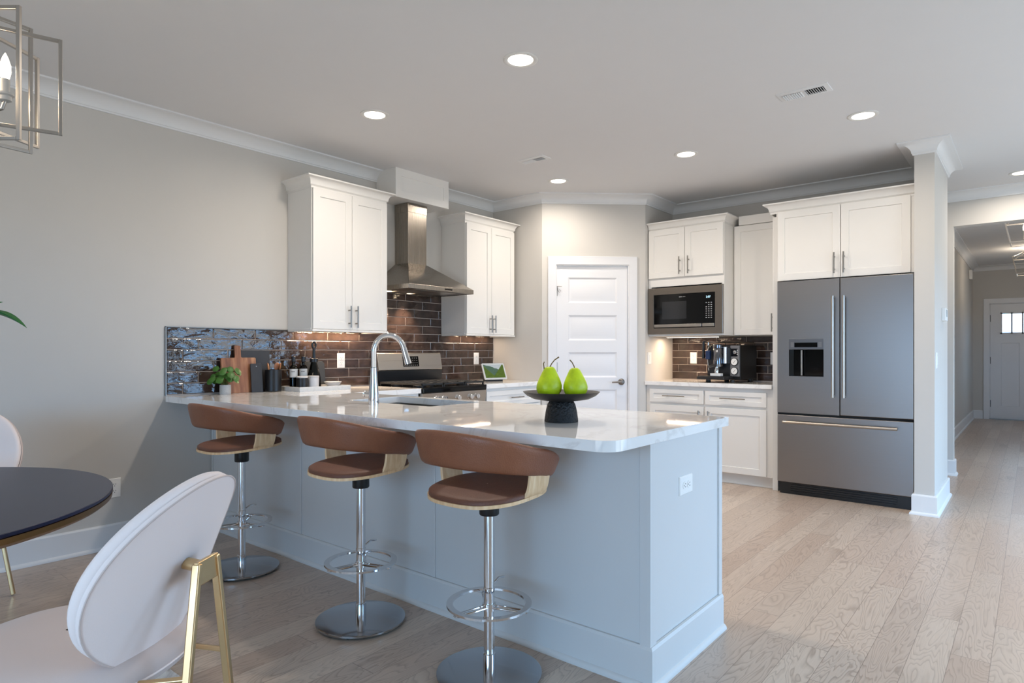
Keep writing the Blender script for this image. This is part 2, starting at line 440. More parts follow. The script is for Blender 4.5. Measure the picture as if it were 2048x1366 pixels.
winframe('window_1', *REARS[0], 'y', -3.4)
winframe('added_window_2', *ADDED_HALLW[0], 'x', 1.10); winframe('added_window_3', *ADDED_HALLW[1], 'x', 1.10)

# crown mouldings and baseboards
def cove(h=H, drop=0.088, out=0.10):
    p = [(0, h-drop), (0.010, h-drop), (0.012, h-drop+0.010)]
    for i in range(9):
        a = i/8*math.pi/2
        p.append((0.016+(out-0.022)*(1-math.cos(a)), h-drop+0.012+(drop-0.024)*math.sin(a)))
    p += [(out, h-0.010), (out, h), (0, h)]
    return p
CROWN = cove()
trn = [0]
def trim(paths, prof, name=None):
    b = MB()
    for p in paths: b.sweep(p, prof)
    trn[0] += 1
    return struct(b.build(name or 'trim_%d' % trn[0], TRIM, angle=30))
SOF = (3.473, 4.093)
trim([[(WL, -3.4), (WL, SOF[0])]], CROWN)
trim([[(WL, SOF[1]), (WL, 5.0), (-3.723, 5.0), (-2.965, 5.69), (-2.965, YB), (-0.682, YB), (-0.682, 5.53), (-0.555, 5.53), (-0.555, YB+0.12), (-2.1, YB+0.12)]], CROWN)
trim([[(-2.1, 7.49), (XR, 7.49)]], CROWN)
trim([[(-0.85, 7.61), (-0.85, 14.2), (1.10, 14.2), (1.10, 7.61)]], CROWN)
BASE = [(0, 0), (0.030, 0), (0.030, 0.006), (0.027, 0.014), (0.021, 0.020), (0.016, 0.022), (0.016, 0.140), (0.010, 0.150), (0, 0.150)]
trim([[(WL, -3.4), (WL, 2.058)]], BASE, 'baseboard_left')
trim([[(-0.682, 5.60), (-0.682, 5.53), (-0.555, 5.53), (-0.555, YB+0.12), (-2.1, YB+0.12)]], BASE, 'baseboard_fridge_wall')
trim([[(-2.1, 7.49), (-0.60, 7.49), (-0.60, 7.61)]], BASE, 'baseboard_hall_opening')
trim([[(-0.85, 7.61), (-0.85, 14.2), (-0.70, 14.2)]], BASE, 'baseboard_hall_left')
trim([[(1.10, 7.49), (XR, 7.49), (XR, 6.5)]], BASE, 'baseboard_right')

# ------------------------------------------------------------------ doors
def lay(m, b): return b.xf(m)
def rect_steps(b, x0, x1, z0, z1, steps, cap=True):
    """nested rectangles (inset, y) facing -y"""
    rings = [[(x0+i, y, z0+i), (x1-i, y, z0+i), (x1-i, y, z1-i), (x0+i, y, z1-i)] for i, y in steps]
    b.loft(rings, False)
    if cap: n = len(b.v); b.f.append((n-4, n-3, n-2, n-1))
def panel_slab(x0, x1, z0, z1, y, th, panels, steps):
    """door slab whose front is at y (facing -y), panels share one column: list (px0, px1, pz0, pz1)"""
    b = MB(); xs0, xs1 = panels[0][0], panels[0][1]
    b.add([(x0, y, z0), (xs0, y, z0), (xs0, y, z1), (x0, y, z1)], [(0, 1, 2, 3)])
    b.add([(xs1, y, z0), (x1, y, z0), (x1, y, z1), (xs1, y, z1)], [(0, 1, 2, 3)])
    c = z0
    for p in panels:
        b.add([(xs0, y, c), (xs1, y, c), (xs1, y, p[2]), (xs0, y, p[2])], [(0, 1, 2, 3)]); c = p[3]
        rect_steps(b, p[0], p[1], p[2], p[3], steps)
    b.add([(xs0, y, c), (xs1, y, c), (xs1, y, z1), (xs0, y, z1)], [(0, 1, 2, 3)])
    rings = [[(x0, yy, z0), (x1, yy, z0), (x1, yy, z1), (x0, yy, z1)] for yy in (y, y+th)]
    b.loft(rings, False); n = len(b.v); b.f.append((n-1, n-2, n-3, n-4))
    return b
def door_root(name, M):
    o = bpy.data.objects.new(name, None); COL.objects.link(o); o.matrix_world = M; return struct(o)
d1 = door_root('door_1', MD)
pz = [(0.261, 0.747, a, a+0.25) for a in (0.212, 0.580, 0.948, 1.314, 1.684)]
panel_slab(0.149, 0.850, 0.010, 2.044, 0.022, 0.035, pz, [(0, 0.022), (0.016, 0.032), (0.022, 0.032), (0.048, 0.025)]).build('door_slab', DOORP, d1, bevel=0.002, angle=20)
def casing(x0, x1, zt, w, y0, y1):
    pr = [(0, 0), (0.006, 0.010), (w-0.012, 0.016), (w-0.006, 0.018), (w, 0.014), (w, 0)]   # (across, proud)
    b = MB(); rings = []
    for (bx, bz, sx, sz) in ((x0, 0, -1, 0), (x0, zt, -1, 1), (x1, zt, 1, 1), (x1, 0, 1, 0)):
        rings.append([(bx+sx*a, -p, bz+sz*a) for a, p in pr])
    return b.loft(rings, True)
b = casing(0.142, 0.857, 2.054, 0.085, 0, 0)
b.build('door_casing', DOORP, d1, angle=25)
b = MB().box(0.131, 0.001, 0, 0.146, 0.099, 2.061).box(0.853, 0.001, 0, 0.867, 0.099, 2.061).box(0.131, 0.001, 2.048, 0.867, 0.099, 2.061)
b.build('door_jamb', DOORP, d1)
hd = MB().lathe([(0.032, 0.0), (0.032, 0.006), (0.026, 0.012), (0.012, 0.014), (0.012, 0.042)], (0.790, 0.022, 0.905), 24, axis='y')
hd.tube([(0.790, -0.018, 0.905), (0.772, -0.022, 0.905), (0.735, -0.020, 0.903), (0.690, -0.016, 0.901)], 0.008, rs=[0.010, 0.010, 0.008, 0.007])
hd.build('door_handle', DARKNI, d1)
for z in (1.80, 1.05, 0.25):
    MB().box(0.1425, 0.008, z-0.045, 0.1505, 0.0235, z+0.045).lathe([(0.006, -0.048), (0.006, 0.048)], (0.1465, 0.012, z), 10).build('hinge', NICKEL, d1)
hk = MB().tube([(0.150, 0.018, 1.842), (0.168, 0.004, 1.846), (0.195, -0.004, 1.842)], 0.0025, 8)
hk.tube([(0.152, 0.018, 1.836), (0.160, 0.010, 1.80), (0.172, 0.000, 1.785), (0.180, -0.004, 1.80), (0.172, -0.002, 1.815)], 0.0025, 8)
hk.build('door_stop', NICKEL, d1)
MB().box(0.853, 0.006, 0.87, 0.8575, 0.0235, 0.94).build('strike_plate', DARKNI, d1)

# front door at the end of the hall (wall_hall_end, facing -y)
d2 = door_root('door_2', Matrix.Translation((-0.61, 14.2, 0)))
b = MB()
FD = (0.015, 0.925, 0.010, 2.055)
# slab with three openings: lite row on top, two tall panels below
def slab2():
    b = MB(); x0, x1, z0, z1 = FD; y = 0.03; th = 0.04
    def q(a, c, e, f): b.add([(a, y, e), (c, y, e), (c, y, f), (a, y, f)], [(0, 1, 2, 3)])
    lx0, lx1, lz0, lz1 = 0.16, 0.78, 1.52, 1.90
    pzs = (0.24, 1.36); px = ((0.17, 0.425), (0.515, 0.77))
    q(x0, lx0, z0, z1); q(lx1, x1, z0, z1); q(lx0, lx1, lz1, z1); q(lx0, lx1, pzs[1], lz0); q(lx0, lx1, z0, pzs[0])
    q(lx0, px[0][0], *pzs); q(px[0][1], px[1][0], *pzs); q(px[1][1], lx1, *pzs)
    for a, c in px: rect_steps(b, a, c, pzs[0], pzs[1], [(0, y), (0.008, y+0.010)])
    b.loft([[(lx0, yy, lz0), (lx1, yy, lz0), (lx1, yy, lz1), (lx0, yy, lz1)] for yy in (y, y+th)], False)
    b.loft([[(x0, yy, z0), (x1, yy, z0), (x1, yy, z1), (x0, yy, z1)] for yy in (y, y+th)], False)
    yb = y+th
    for a, c, e, f in ((x0, lx0, z0, z1), (lx1, x1, z0, z1), (lx0, lx1, lz1, z1), (lx0, lx1, z0, lz0)):
        b.add([(a, yb, e), (a, yb, f), (c, yb, f), (c, yb, e)], [(0, 1, 2, 3)])
    return b
slab2().build('door_slab', DOORP, d2)
b = MB()
for a in (0.16, 0.305, 0.455, 0.605, 0.755): b.box(a, 0.022, 1.52, a+0.025, 0.075, 1.90)
b.box(0.16, 0.022, 1.52, 0.78, 0.075, 1.545).box(0.16, 0.022, 1.875, 0.78, 0.075, 1.90)
b.build('lite_frame', DOORP, d2)
MB().box(0.17, 0.048, 1.53, 0.77, 0.052, 1.89).build('glass_pane', GLASS, d2)
casing(0.008, 0.932, 2.062, 0.09, 0, 0).build('door_casing', DOORP, d2, angle=25)
MB().box(0.0, 0.07, 0.0, 0.03, 0.12, 2.07).box(0.91, 0.07, 0.0, 0.94, 0.12, 2.07).box(0.0, 0.07, 2.04, 0.94, 0.12, 2.07).box(0.0, 0.0, 0.0, 0.013, 0.07, 2.07).box(0.927, 0.0, 0.0, 0.94, 0.07, 2.07).box(0.0, 0.0, 2.057, 0.94, 0.07, 2.07).build('door_jamb', DOORP, d2)
for z in (1.80, 1.05, 0.28): MB().box(0.006, 0.004, z-0.06, 0.020, 0.030, z+0.06).build('hinge', BLACKP, d2)
hd = MB().lathe([(0.03, 0.0), (0.03, 0.008), (0.012, 0.012), (0.012, 0.04), (0.028, 0.05), (0.028, 0.07), (0.01, 0.08)], (0.86, 0.03, 0.98), 20, axis='y')
hd.build('door_handle', DARKNI, d2)
MB().box(0.0, -0.02, 0.0, 0.94, 0.12, 0.012).build('threshold', DARKNI, d2)

# ------------------------------------------------------------------ cabinet pieces
def shaker(x0, x1, z0, z1, yf, th=0.020, rw=0.057, rec=0.008):
    b = MB(); r = lambda i, y: [(x0+i, y, z0+i), (x1-i, y, z0+i), (x1-i, y, z1-i), (x0+i, y, z1-i)]
    return b.loft([r(0, yf+th), r(0, yf+0.002), r(0.002, yf), r(rw, yf), r(rw+0.003, yf+rec), r(rw+0.004, yf+rec)], True)
def pull(b, x0, z0, x1, z1, yf, r=0.006, off=0.032):
    y = yf-off; b.tube([(x0, y, z0), (x1, y, z1)], r, 12)
    for t in (0.2, 0.8):
        x, z = x0+(x1-x0)*t, z0+(z1-z0)*t; b.tube([(x, y, z), (x, yf, z)], r*0.8, 8)
    return b
def shaker_door(root, x0, x1, z0, z1, yf, handle=None, name='door'):
    d = shaker(x0, x1, z0, z1, yf).build(name, CAB, root, angle=30)
    if handle: pull(MB(), *handle, yf).build('handle', NICKEL, d)
    return d
def cabcrown(z0, hgt=0.085, out=0.055):
    p = [(0, z0), (0.004, z0), (0.004, z0+0.014), (0.012, z0+0.022)]
    for i in range(7):
        a = i/6*math.pi/2
        p.append((0.014+(out-0.018)*(1-math.cos(a)), z0+0.024+(hgt-0.036)*math.sin(a)))
    return p + [(out, z0+hgt-0.010), (out, z0+hgt), (0, z0+hgt)]
RZ = R(90)

# wall cabinets on the left wall (local x -> world y, local -y -> world +x)
def wall_cab(label, y0, w, hx):
    t = thing('wall_cabinet', label, 'cabinet', (WL, y0, 1.355), RZ, 'wall cabinets either side of the range hood')
    z1 = 2.40-1.355
    b = MB().box(0, -0.31, 0.020, w, -0.001, z1)
    b.build('body', CAB, t, bevel=0.0015)
    rail = MB().box(-0.004, -0.335, -0.004, w+0.004, -0.31, 0.012).box(-0.004, -0.31, -0.004, 0.014, -0.001, 0.020).box(w-0.014, -0.31, -0.004, w+0.004, -0.001, 0.020); rail.build('light_rail', CAB, t, bevel=0.003)
    MB().sweep([(0, -0.001), (0, -0.31), (w, -0.31), (w, -0.001)], cabcrown(z1-0.005)).build('crown_moulding', CAB, t, angle=30)
    MB().box(0.0, -0.31, z1, w, -0.001, z1+0.06).build('top_panel', CAB, t)
    m = w/2
    shaker_door(t, 0.004, m-0.0015, 0.014, z1-0.006, -0.331, (m-hx, 0.03, m-hx, 0.195))
    shaker_door(t, m+0.0015, w-0.004, 0.014, z1-0.006, -0.331, (m+hx, 0.03, m+hx, 0.195))
    return t
wall_cab('white shaker wall cabinet left of the range hood, tan wall on its left', 2.637, 0.688, 0.032)
wall_cab('white shaker wall cabinet right of the range hood, beside the pantry corner', 4.250, 0.700, 0.026)

# hood duct cover
t = thing('duct_cover', 'white panelled box on the ceiling above the range hood', 'duct cover', (WL, SOF[0], 2.497), RZ)
w = SOF[1]-SOF[0]
b = shaker(0, w, 0, H-2.497, -0.258, 0.256, 0.062, 0.008); b.build('body', CAB, t, angle=30)

# range hood
t = thing('range_hood', 'stainless steel chimney range hood above the range', 'range hood', (WL, 3.783, 1.715), RZ)
b = MB().box(-0.108, -0.18, 0.25, 0.108, -0.010, 0.70).box(-0.111, -0.183, 0.70, 0.111, -0.010, 0.779)
b.build('chimney', STEELH, t, bevel=0.001)
def rr(hx, yf, z, yb=-0.011): return [(-hx, yb, z), (-hx, yf, z), (hx, yf, z), (hx, yb, z)]
b = MB().loft([rr(0.38, -0.50, 0.0), rr(0.38, -0.50, 0.036), rr(0.112, -0.185, 0.255)], False)
b.f.append((8, 9, 10, 11)); 
b.build('canopy', STEELH, t, bevel=0.002)
b = MB().box(-0.365, -0.485, 0.004, 0.365, -0.012, 0.010)
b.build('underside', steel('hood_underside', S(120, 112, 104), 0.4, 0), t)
b = MB().box(-0.24, -0.42, 0.0, -0.005, -0.08, 0.004).box(0.005, -0.42, 0.0, 0.24, -0.08, 0.004); b.build('grease_filter', STEEL, t)
b = MB()
for k in range(5): b.lathe([(0.006, 0), (0.006, 0.004), (0.001, 0.005)], (0.03+k*0.018, -0.501, 0.018), 12, axis='y')
b.build('button', BLACKG, t)
for x in (-0.27, 0.0):
    l = MB().lathe([(0.030, 0.0), (0.030, -0.003), (0.024, -0.004)], (x if x else -0.02, -0.10 if not x else -0.11, 0.004), 20)
    o = l.build('hood_lamp', BULB, t)
    ld = bpy.data.lights.new('hood_lamp_light', 'SPOT'); ld.energy = 36.0; ld.color = (1, 0.76, 0.56); ld.spot_size = R(88); ld.spot_blend = 0.7; ld.shadow_soft_size = 0.02
    lo = bpy.data.objects.new('hood_lamp_light', ld); COL.objects.link(lo); lo.parent = t; lo.location = (x if x else -0.02, -0.105, -0.006)

# microwave wall cabinet on the back wall
def back_thing(name, label, cat, x, z=0.0, group=None): return thing(name, label, cat, (x, YB-0.002, z), 0.0, group)
t = back_thing('microwave_cabinet', 'white wall cabinet with two doors holding the built-in microwave', 'cabinet', -2.960, 1.355)
w = 0.762; D = 0.54
b = MB().box(0, -D, 0.485, w, 0, 1.045).box(0, -D, 0, 0.026, 0, 0.485).box(w-0.022, -D, 0, w, 0, 0.485).box(0.026, -D, 0, w-0.022, 0, 0.018).box(0.026, -0.02, 0.018, w-0.022, 0, 0.485)
b.build('body', CAB, t)
MB().sweep([(0.001, -D), (w, -D), (w, 0)], cabcrown(1.035, 0.080, 0.05)).build('crown_moulding', CAB, t, angle=30)
MB().box(0, -D, 1.045, w, 0, 1.10).build('top_panel', CAB, t)
shaker_door(t, 0.006, 0.382, 0.568, 1.042, -D-0.021, (0.339, 0.592, 0.339, 0.760))
shaker_door(t, 0.386, 0.757, 0.568, 1.042, -D-0.021, (0.428, 0.592, 0.428, 0.760))

# built-in microwave
t = thing('microwave', 'stainless trimmed built-in microwave with black glass front', 'microwave', (-2.958, YB-D-0.004, 1.374), 0)
mw = 0.756; mh = 0.452
b = MB()
b.loft([[(i, y, i2) for i, i2 in ((x0, z0), (x1, z0), (x1, z1), (x0, z1))] for (x0, x1, z0, z1, y) in ((0, mw, 0, mh, -0.002), (0, mw, 0, mh, -0.020), (0.004, mw-0.004, 0.004, mh-0.004, -0.024), (0.062, mw-0.075, 0.058, mh-0.066, -0.022), (0.062, mw-0.075, 0.058, mh-0.066, -0.008))], False)
b.build('trim_kit', STEELM, t, bevel=0.001)
MB().box(0.030, 0.0, 0.004, mw-0.030, 0.40, mh-0.010).build('body', BLACKP, t)
f = MB().box(0.064, -0.016, 0.060, mw-0.077, -0.002, mh-0.068); f = f.build('door', BLACKG, t)
MB().box(0.150, -0.0166, 0.145, 0.40, -0.016, 0.315).build('window', mat('oven_window', S(26, 27, 30), 0.12), f)
MB().box(0.068, -0.030, 0.066, 0.552, -0.016, 0.095).build('handle', STEEL, f, bevel=0.003)
MB().box(0.558, -0.024, 0.066, mw-0.082, -0.016, 0.095).build('button', STEEL, t, bevel=0.003)
b = MB()
for i in range(3):
    for j in range(8):
        if j == 6 and i == 0: continue
        b.box(0.590+i*0.024, -0.0168, 0.145+j*0.020, 0.602+i*0.024, -0.016, 0.152+j*0.020)
b.build('keypad', mat('key_print', S(168, 168, 168), 0.5), t)
text_mb('2:07', 0.026, loc=(0.615, -0.017, 0.342)).build('clock', mat('clock_glow', (0.5, 0.8, 1, 1), 0.5, emit=(0.55, 0.85, 1, 1), es=1.2), t, smooth=False)
b = MB()
for k in range(4): b.box(0.325+k*0.0075, -0.0168, 0.352, 0.331+k*0.0075, -0.016, 0.360)
for k in range(5): b.box(0.360+k*0.006, -0.0168, 0.353, 0.364+k*0.006, -0.016, 0.358)
b.build('maker_mark', mat('print_grey', S(150, 150, 150), 0.5), t)

# recessed corner cabinet, tall side panel and cabinet over the refrigerator
t = back_thing('wall_cabinet', 'narrow white wall cabinet recessed between the microwave and the refrigerator', 'cabinet', -2.196, 1.355)
w = 0.446
b = MB().box(0, -0.30, 0, w, 0, 1.033); b.build('body', CAB, t)
MB().box(0.052, -0.325, 1.034, w-0.058, -0.0, 1.12).build('crown_moulding', CAB, t, bevel=0.004)
shaker_door(t, 0.012, w-0.006, 0.004, 1.030, -0.321, (w-0.085, 0.030, w-0.085, 0.196))
t = tag(MB().box(-1.750, 5.70, 0, -1.706, YB, 2.37).build('side_panel', CAB, bevel=0.0015), 'tall white end panel left of the refrigerator', 'panel')
t = thing('refrigerator_cabinet', 'wide white two-door cabinet above the refrigerator', 'cabinet', (-1.706, YB-0.002, 1.80))
w = 1.022; D = 0.64
MB().box(0, -D, 0.004, w, 0, 0.60).build('body', CAB, t)
MB().sweep([(-0.044, 0), (-0.044, -D), (w, -D)], cabcrown(0.585, 0.085, 0.055)).build('crown_moulding', CAB, t, angle=30)
MB().box(-0.044, -D, 0.60, w, 0, 0.655).build('top_panel', CAB, t)
shaker_door(t, 0.016, 0.502, 0.004, 0.592, -D-0.021, (0.462, 0.036, 0.462, 0.205))
shaker_door(t, 0.507, 0.988, 0.004, 0.592, -D-0.021, (0.532, 0.036, 0.532, 0.205))

# refrigerator
t = thing('refrigerator', 'stainless french-door refrigerator with a water dispenser and bottom freezer', 'refrigerator', (-1.684, 5.60, 0.0))
w = 0.996; s0 = 0.485
MB().box(0.006, 0.075, 0.03, w-0.006, 0.66, 1.765).build('body', mat('fridge_side', S(92, 92, 94), 0.5), t)
def slab(x0, x1, z0, z1, name):
    return MB().box(x0, 0, z0, x1, 0.070, z1).build(name, STEELF, t, bevel=0.006, seg=3)
DX = (0.098, 0.366, 0.998, 1.310)
b = MB()
x0, x1, z0, z1 = 0.004, s0-0.002, 0.690, 1.793
b.box(x0, 0, z0, DX[0], 0.07, z1).box(DX[1], 0, z0, x1, 0.07, z1).box(DX[0], 0, z0, DX[1], 0.07, DX[2]).box(DX[0], 0, DX[3], DX[1], 0.07, z1)
dl = b.build('door', STEELF, t)
dr = slab(s0+0.002, w-0.004, 0.690, 1.793, 'door'); fz = slab(0.004, w-0.004, 0.105, 0.672, 'freezer_drawer')
def rod(b, p0, p1, r, n0):
    b.tube([p0, p1], r, 14)
    for q in (p0, p1):
        c = Vector(q) + (Vector(p1)-Vector(p0))*(0.012 if q == p0 else -0.012)
        b.tube([c, (c.x, 0.002, c.z)], r*0.8, 10)
    return b
rod(MB(), (s0-0.042, -0.050, 0.835), (s0-0.042, -0.050, 1.650), 0.011, 0).build('handle', STEEL, dl)
rod(MB(), (s0+0.038, -0.050, 0.835), (s0+0.038, -0.050, 1.648), 0.011, 0).build('handle', STEEL, dr)
rod(MB(), (0.060, -0.050, 0.615), (w-0.105, -0.050, 0.615), 0.011, 0).build('handle', STEEL, fz)
MB().box(0.0, 0.02, 0.672, w, 0.07, 0.690).build('gasket', DARKGAP, t)
MB().box(0.01, 0.05, 0.0, w-0.01, 0.10, 0.095).build('kick_plate', BLACKP, t)
b = MB()
for k in range(4): b.box(0.10, 0.042, 0.018+k*0.018, w-0.12, 0.05, 0.028+k*0.018)
b.build('grille', BLACKP, t)
# dispenser
dp = MB().box(DX[0], -0.003, 1.220, DX[1], 0.01, DX[3]).build('dispenser_panel', steel('dispenser_grey', S(112, 111, 112), 0.4, 0), dl, bevel=0.002)
b = MB()
b.box(DX[0], 0.058, DX[2], DX[1], 0.066, 1.22).box(DX[0], 0.001, DX[2], DX[0]+0.006, 0.06, 1.22).box(DX[1]-0.006, 0.001, DX[2], DX[1], 0.06, 1.22).box(DX[0], 0.001, DX[2], DX[1], 0.06, DX[2]+0.006)
b.build('dispenser_recess', BLACKG, dl)
MB().box(DX[0]+0.088, 0.020, 1.005, DX[0]+0.100, 0.030, 1.215).build('dispenser_lever', STEEL, dl)
MB().box(DX[0]+0.044, -0.0045, 1.240, DX[0]+0.222, -0.002, 1.278).build('display', BLACKG, dl)
b = MB()
for sx in (DX[0]+0.014, DX[0]+0.228):
    b = MB()
    for k in range(3): b.box(sx, -0.004, 1.240+k*0.014, sx+0.026, -0.002, 1.2535+k*0.014)
    b.build('button', mat('button_grey', S(128, 127, 128), 0.4, 0.8), dl)

# base cabinet and counter on the back wall
t = thing('base_cabinet', 'white base cabinet with two drawers and two doors below the espresso machine', 'cabinet', (-2.963, YB-0.002, 0))
w = 1.211; D = 0.58
b = MB().box(0, -D, 0.10, w, 0, 0.875).box(0.0, -D+0.07, 0.0, w, -0.02, 0.10)
b.build('body', CAB, t)
MB().sweep([(0.0, -D+0.07), (w, -D+0.07)], [(0, 0), (0.018, 0), (0.016, 0.010), (0.008, 0.018), (0, 0.018)]).build('toe_moulding', CAB, t)
MB().box(w-0.06, -D-0.002, 0.10, w, -D, 0.874).build('filler_strip', CAB, t)
for (a, c) in ((0.040, 0.590), (0.605, 1.160)):
    d = shaker(a, c, 0.712, 0.842, -D-0.021, rw=0.042).build('drawer', CAB, t, angle=30)
    pull(MB(), a+0.150, 0.779, c-0.175, 0.779, -D-0.021, 0.005).build('handle', NICKEL, d)
shaker_door(t, 0.040, 0.590, 0.105, 0.690, -D-0.021, (0.552, 0.575, 0.552, 0.655))
shaker_door(t, 0.605, 1.160, 0.105, 0.690, -D-0.021, (0.644, 0.575, 0.644, 0.655))
tag(MB().box(-2.964, 5.675, 0.876, -1.751, YB-0.012, 0.914).build('countertop', QUARTZ, bevel=0.003), 'short white quartz countertop on the back wall under the espresso machine', 'countertop')

# base cabinets on the left wall, either side of the range
def left_base(label, y0, w, drawer):
    t = thing('base_cabinet', label, 'cabinet', (WL, y0, 0), RZ)
    MB().box(0, -0.62, 0.10, w, -0.002, 0.875).box(0, -0.55, 0, w, -0.02, 0.10).build('body', CAB, t)
    d = shaker(0.012, w-0.03, 0.715, 0.850, -0.641, rw=0.042).build('drawer', CAB, t, angle=30)
    pull(MB(), w/2-0.09, 0.782, w/2+0.09, 0.782, -0.641, 0.005).build('handle', NICKEL, d)
    shaker_door(t, 0.012, w-0.03, 0.108, 0.705, -0.641, (0.06, 0.58, 0.06, 0.67))
left_base('white base cabinet hidden behind the peninsula, left of the range', 2.765, 0.630, True)
left_base('white base cabinet right of the range, under the smart display', 4.168, 0.828, True)
tag(MB().box(WL+0.013, 4.168, 0.876, -3.71, 4.998, 0.914).build('countertop', QUARTZ, bevel=0.003), 'short white quartz countertop right of the range, holding the smart display', 'countertop')

# ------------------------------------------------------------------ peninsula
t = thing('peninsula_cabinet', 'pale painted kitchen peninsula base behind the three bar stools', 'peninsula', (-2.7, 2.39, 0))
def wbox(*a): return MB().box(a[0]+2.7, a[1]-2.39, a[2], a[3]+2.7, a[4]-2.39, a[5])
b = wbox(-4.357, 2.062, 0, -1.075, 2.080, 0.875)
b.build('front_panel', PENP, t)
b = wbox(-1.075, 2.062, 0, -1.057, 2.715, 0.875); b.build('end_panel', PENP, t)
wbox(-3.70, 2.695, 0.10, -1.075, 2.713, 0.875).build('back_panel', CAB, t)
wbox(-4.35, 2.08, 0.06, -1.075, 2.69, 0.08).build('bottom_panel', CAB, t)
for x in (-4.344, -3.271, -2.162):
    wbox(x-0.010, 2.056, 0.15, x+0.010, 2.062, 0.874).build('batten', PENP, t, bevel=0.002)
b = wbox(-1.092, 2.052, 0.14, -1.049, 2.100, 0.874); b.build('corner_post', PENP, t, bevel=0.002)
b = wbox(-1.060, 2.690, 0.14, -1.049, 2.724, 0.874); b.build('corner_post', PENP, t, bevel=0.002)
b = MB().sweep([(-4.357+2.7, 2.062-2.39), (-1.055+2.7, 2.062-2.39), (-1.055+2.7, 2.715-2.39)], BASE); b.build('base_moulding', PENP, t, angle=30)

def rounded_rect(x0, x1, y0, y1, r, n=6):
    p = []
    for cx, cy, a0 in ((x1-r, y1-r, 0), (x0+r, y1-r, 90), (x0+r, y0+r, 180), (x1-r, y0+r, 270)):
        for i in range(n+1):
            a = R(a0+90*i/n); p.append((cx+r*math.cos(a), cy+r*math.sin(a)))
    return p
def slab_hole(outer, holes, z0, z1):
    bm = bmesh.new()
    edges = []
    for loop in [outer]+holes:
        vs = [bm.verts.new((x, y, z1)) for x, y in loop]
        edges += [bm.edges.new((vs[i], vs[(i+1) % len(vs)])) for i in range(len(vs))]
    r = bmesh.ops.triangle_fill(bm, edges=edges, use_beauty=True)
    fs = [g for g in r['geom'] if isinstance(g, bmesh.types.BMFace)]
    bmesh.ops.recalc_face_normals(bm, faces=bm.faces)
    ex = bmesh.ops.extrude_face_region(bm, geom=list(bm.faces))
    for g in ex['geom']:
        if isinstance(g, bmesh.types.BMVert): g.co.z = z0
    bmesh.ops.recalc_face_normals(bm, faces=bm.faces)
    bm.verts.index_update()
    b = MB(); b.add([v.co[:] for v in bm.verts], [[v.index for v in f.verts] for f in bm.faces]); bm.free()
    return b
SINK = (-3.15, -2.44, 2.300, 2.690)
outer = [(WL+0.013, 1.757)] + [(-1.110+0.075*math.sin(R(a)), 1.832-0.075*math.cos(R(a))) for a in range(0, 91, 10)] + [(-1.035, 2.762), (-3.71, 2.762), (-3.71, 3.398), (WL+0.013, 3.398)]
tag(slab_hole(outer, [rounded_rect(*SINK, 0.025)], 0.876, 0.914).build('countertop', QUARTZ, bevel=0.0025, angle=30), 'large L-shaped white quartz countertop on the peninsula with an undermount sink cutout', 'countertop')
# undermount sink
so = rounded_rect(SINK[0]-0.02, SINK[1]+0.02, SINK[2]-0.02, SINK[3]+0.004, 0.03); si = rounded_rect(SINK[0]-0.004, SINK[1]+0.004, SINK[2]-0.004, SINK[3]+0.002, 0.03); sb = rounded_rect(SINK[0]+0.01, SINK[1]-0.01, SINK[2]+0.01, SINK[3]-0.01, 0.04)
t = thing('kitchen_sink', 'stainless undermount sink set in the peninsula countertop', 'sink', (-2.795, 2.495, 0.67))
zl = lambda l, z: [(x+2.795, y-2.495, z-0.67) for x, y in l]
b = MB().loft([zl(so, 0.875), zl(si, 0.875), zl(si, 0.86), zl(sb, 0.69), zl(sb, 0.685)], False); n = len(b.v); k = len(so); b.f.append(tuple(range(n-k, n)))
b.build('basin', steel('sink_steel', S(130, 124, 118), 0.35, 0), t, solid=0.0)
MB().lathe([(0.045, 0.685-0.67), (0.045, 0.689-0.67), (0.03, 0.690-0.67), (0.028, 0.687-0.67)], (0, 0, 0.001), 24).build('drain', CHROME, t)
# faucet
t = thing('faucet', 'tall chrome gooseneck pull-down faucet beside the sink', 'faucet', (-2.804, 2.217, 0.914))
MB().lathe([(0.029, 0), (0.029, 0.02), (0.0275, 0.06), (0.021, 0.135), (0.0175, 0.195), (0.0172, 0.20)], (0, 0, 0), 28).build('body', CHROME, t)
MB().lathe([(0.0180, 0.200), (0.0180, 0.204)], (0, 0, 0), 24).build('collar', DARKNI, t)
pts = [(0, 0, 0.204), (0, 0, 0.285)]; rad = 0.083
dirx, diry = 0.62, 0.78        # spout turned over the basin
for i in range(1, 15):
    a = R(180 - i*168/14); c = rad+rad*math.cos(a); pts.append((c*dirx, c*diry, 0.285+rad*1.13*math.sin(a)))
MB().tube(pts, 0.0150, 16).build('spout', CHROME, t)
e = Vector(pts[-1]); d = (Vector(pts[-1])-Vector(pts[-2])).normalized()
MB().tube([e-d*0.002, e+d*0.012, e+d*0.06, e+d*0.088], 0.017, 16, rs=[0.0165, 0.0165, 0.0185, 0.0195]).build('spray_head', CHROME, t)
MB().tube([(0, 0, 0.05), (-0.030, -0.015, 0.054), (-0.045, -0.022, 0.056)], 0.013, 14).tube([(-0.045, -0.022, 0.056), (-0.052, -0.026, 0.058)], 0.0165, 14).build('handle', CHROME, t)

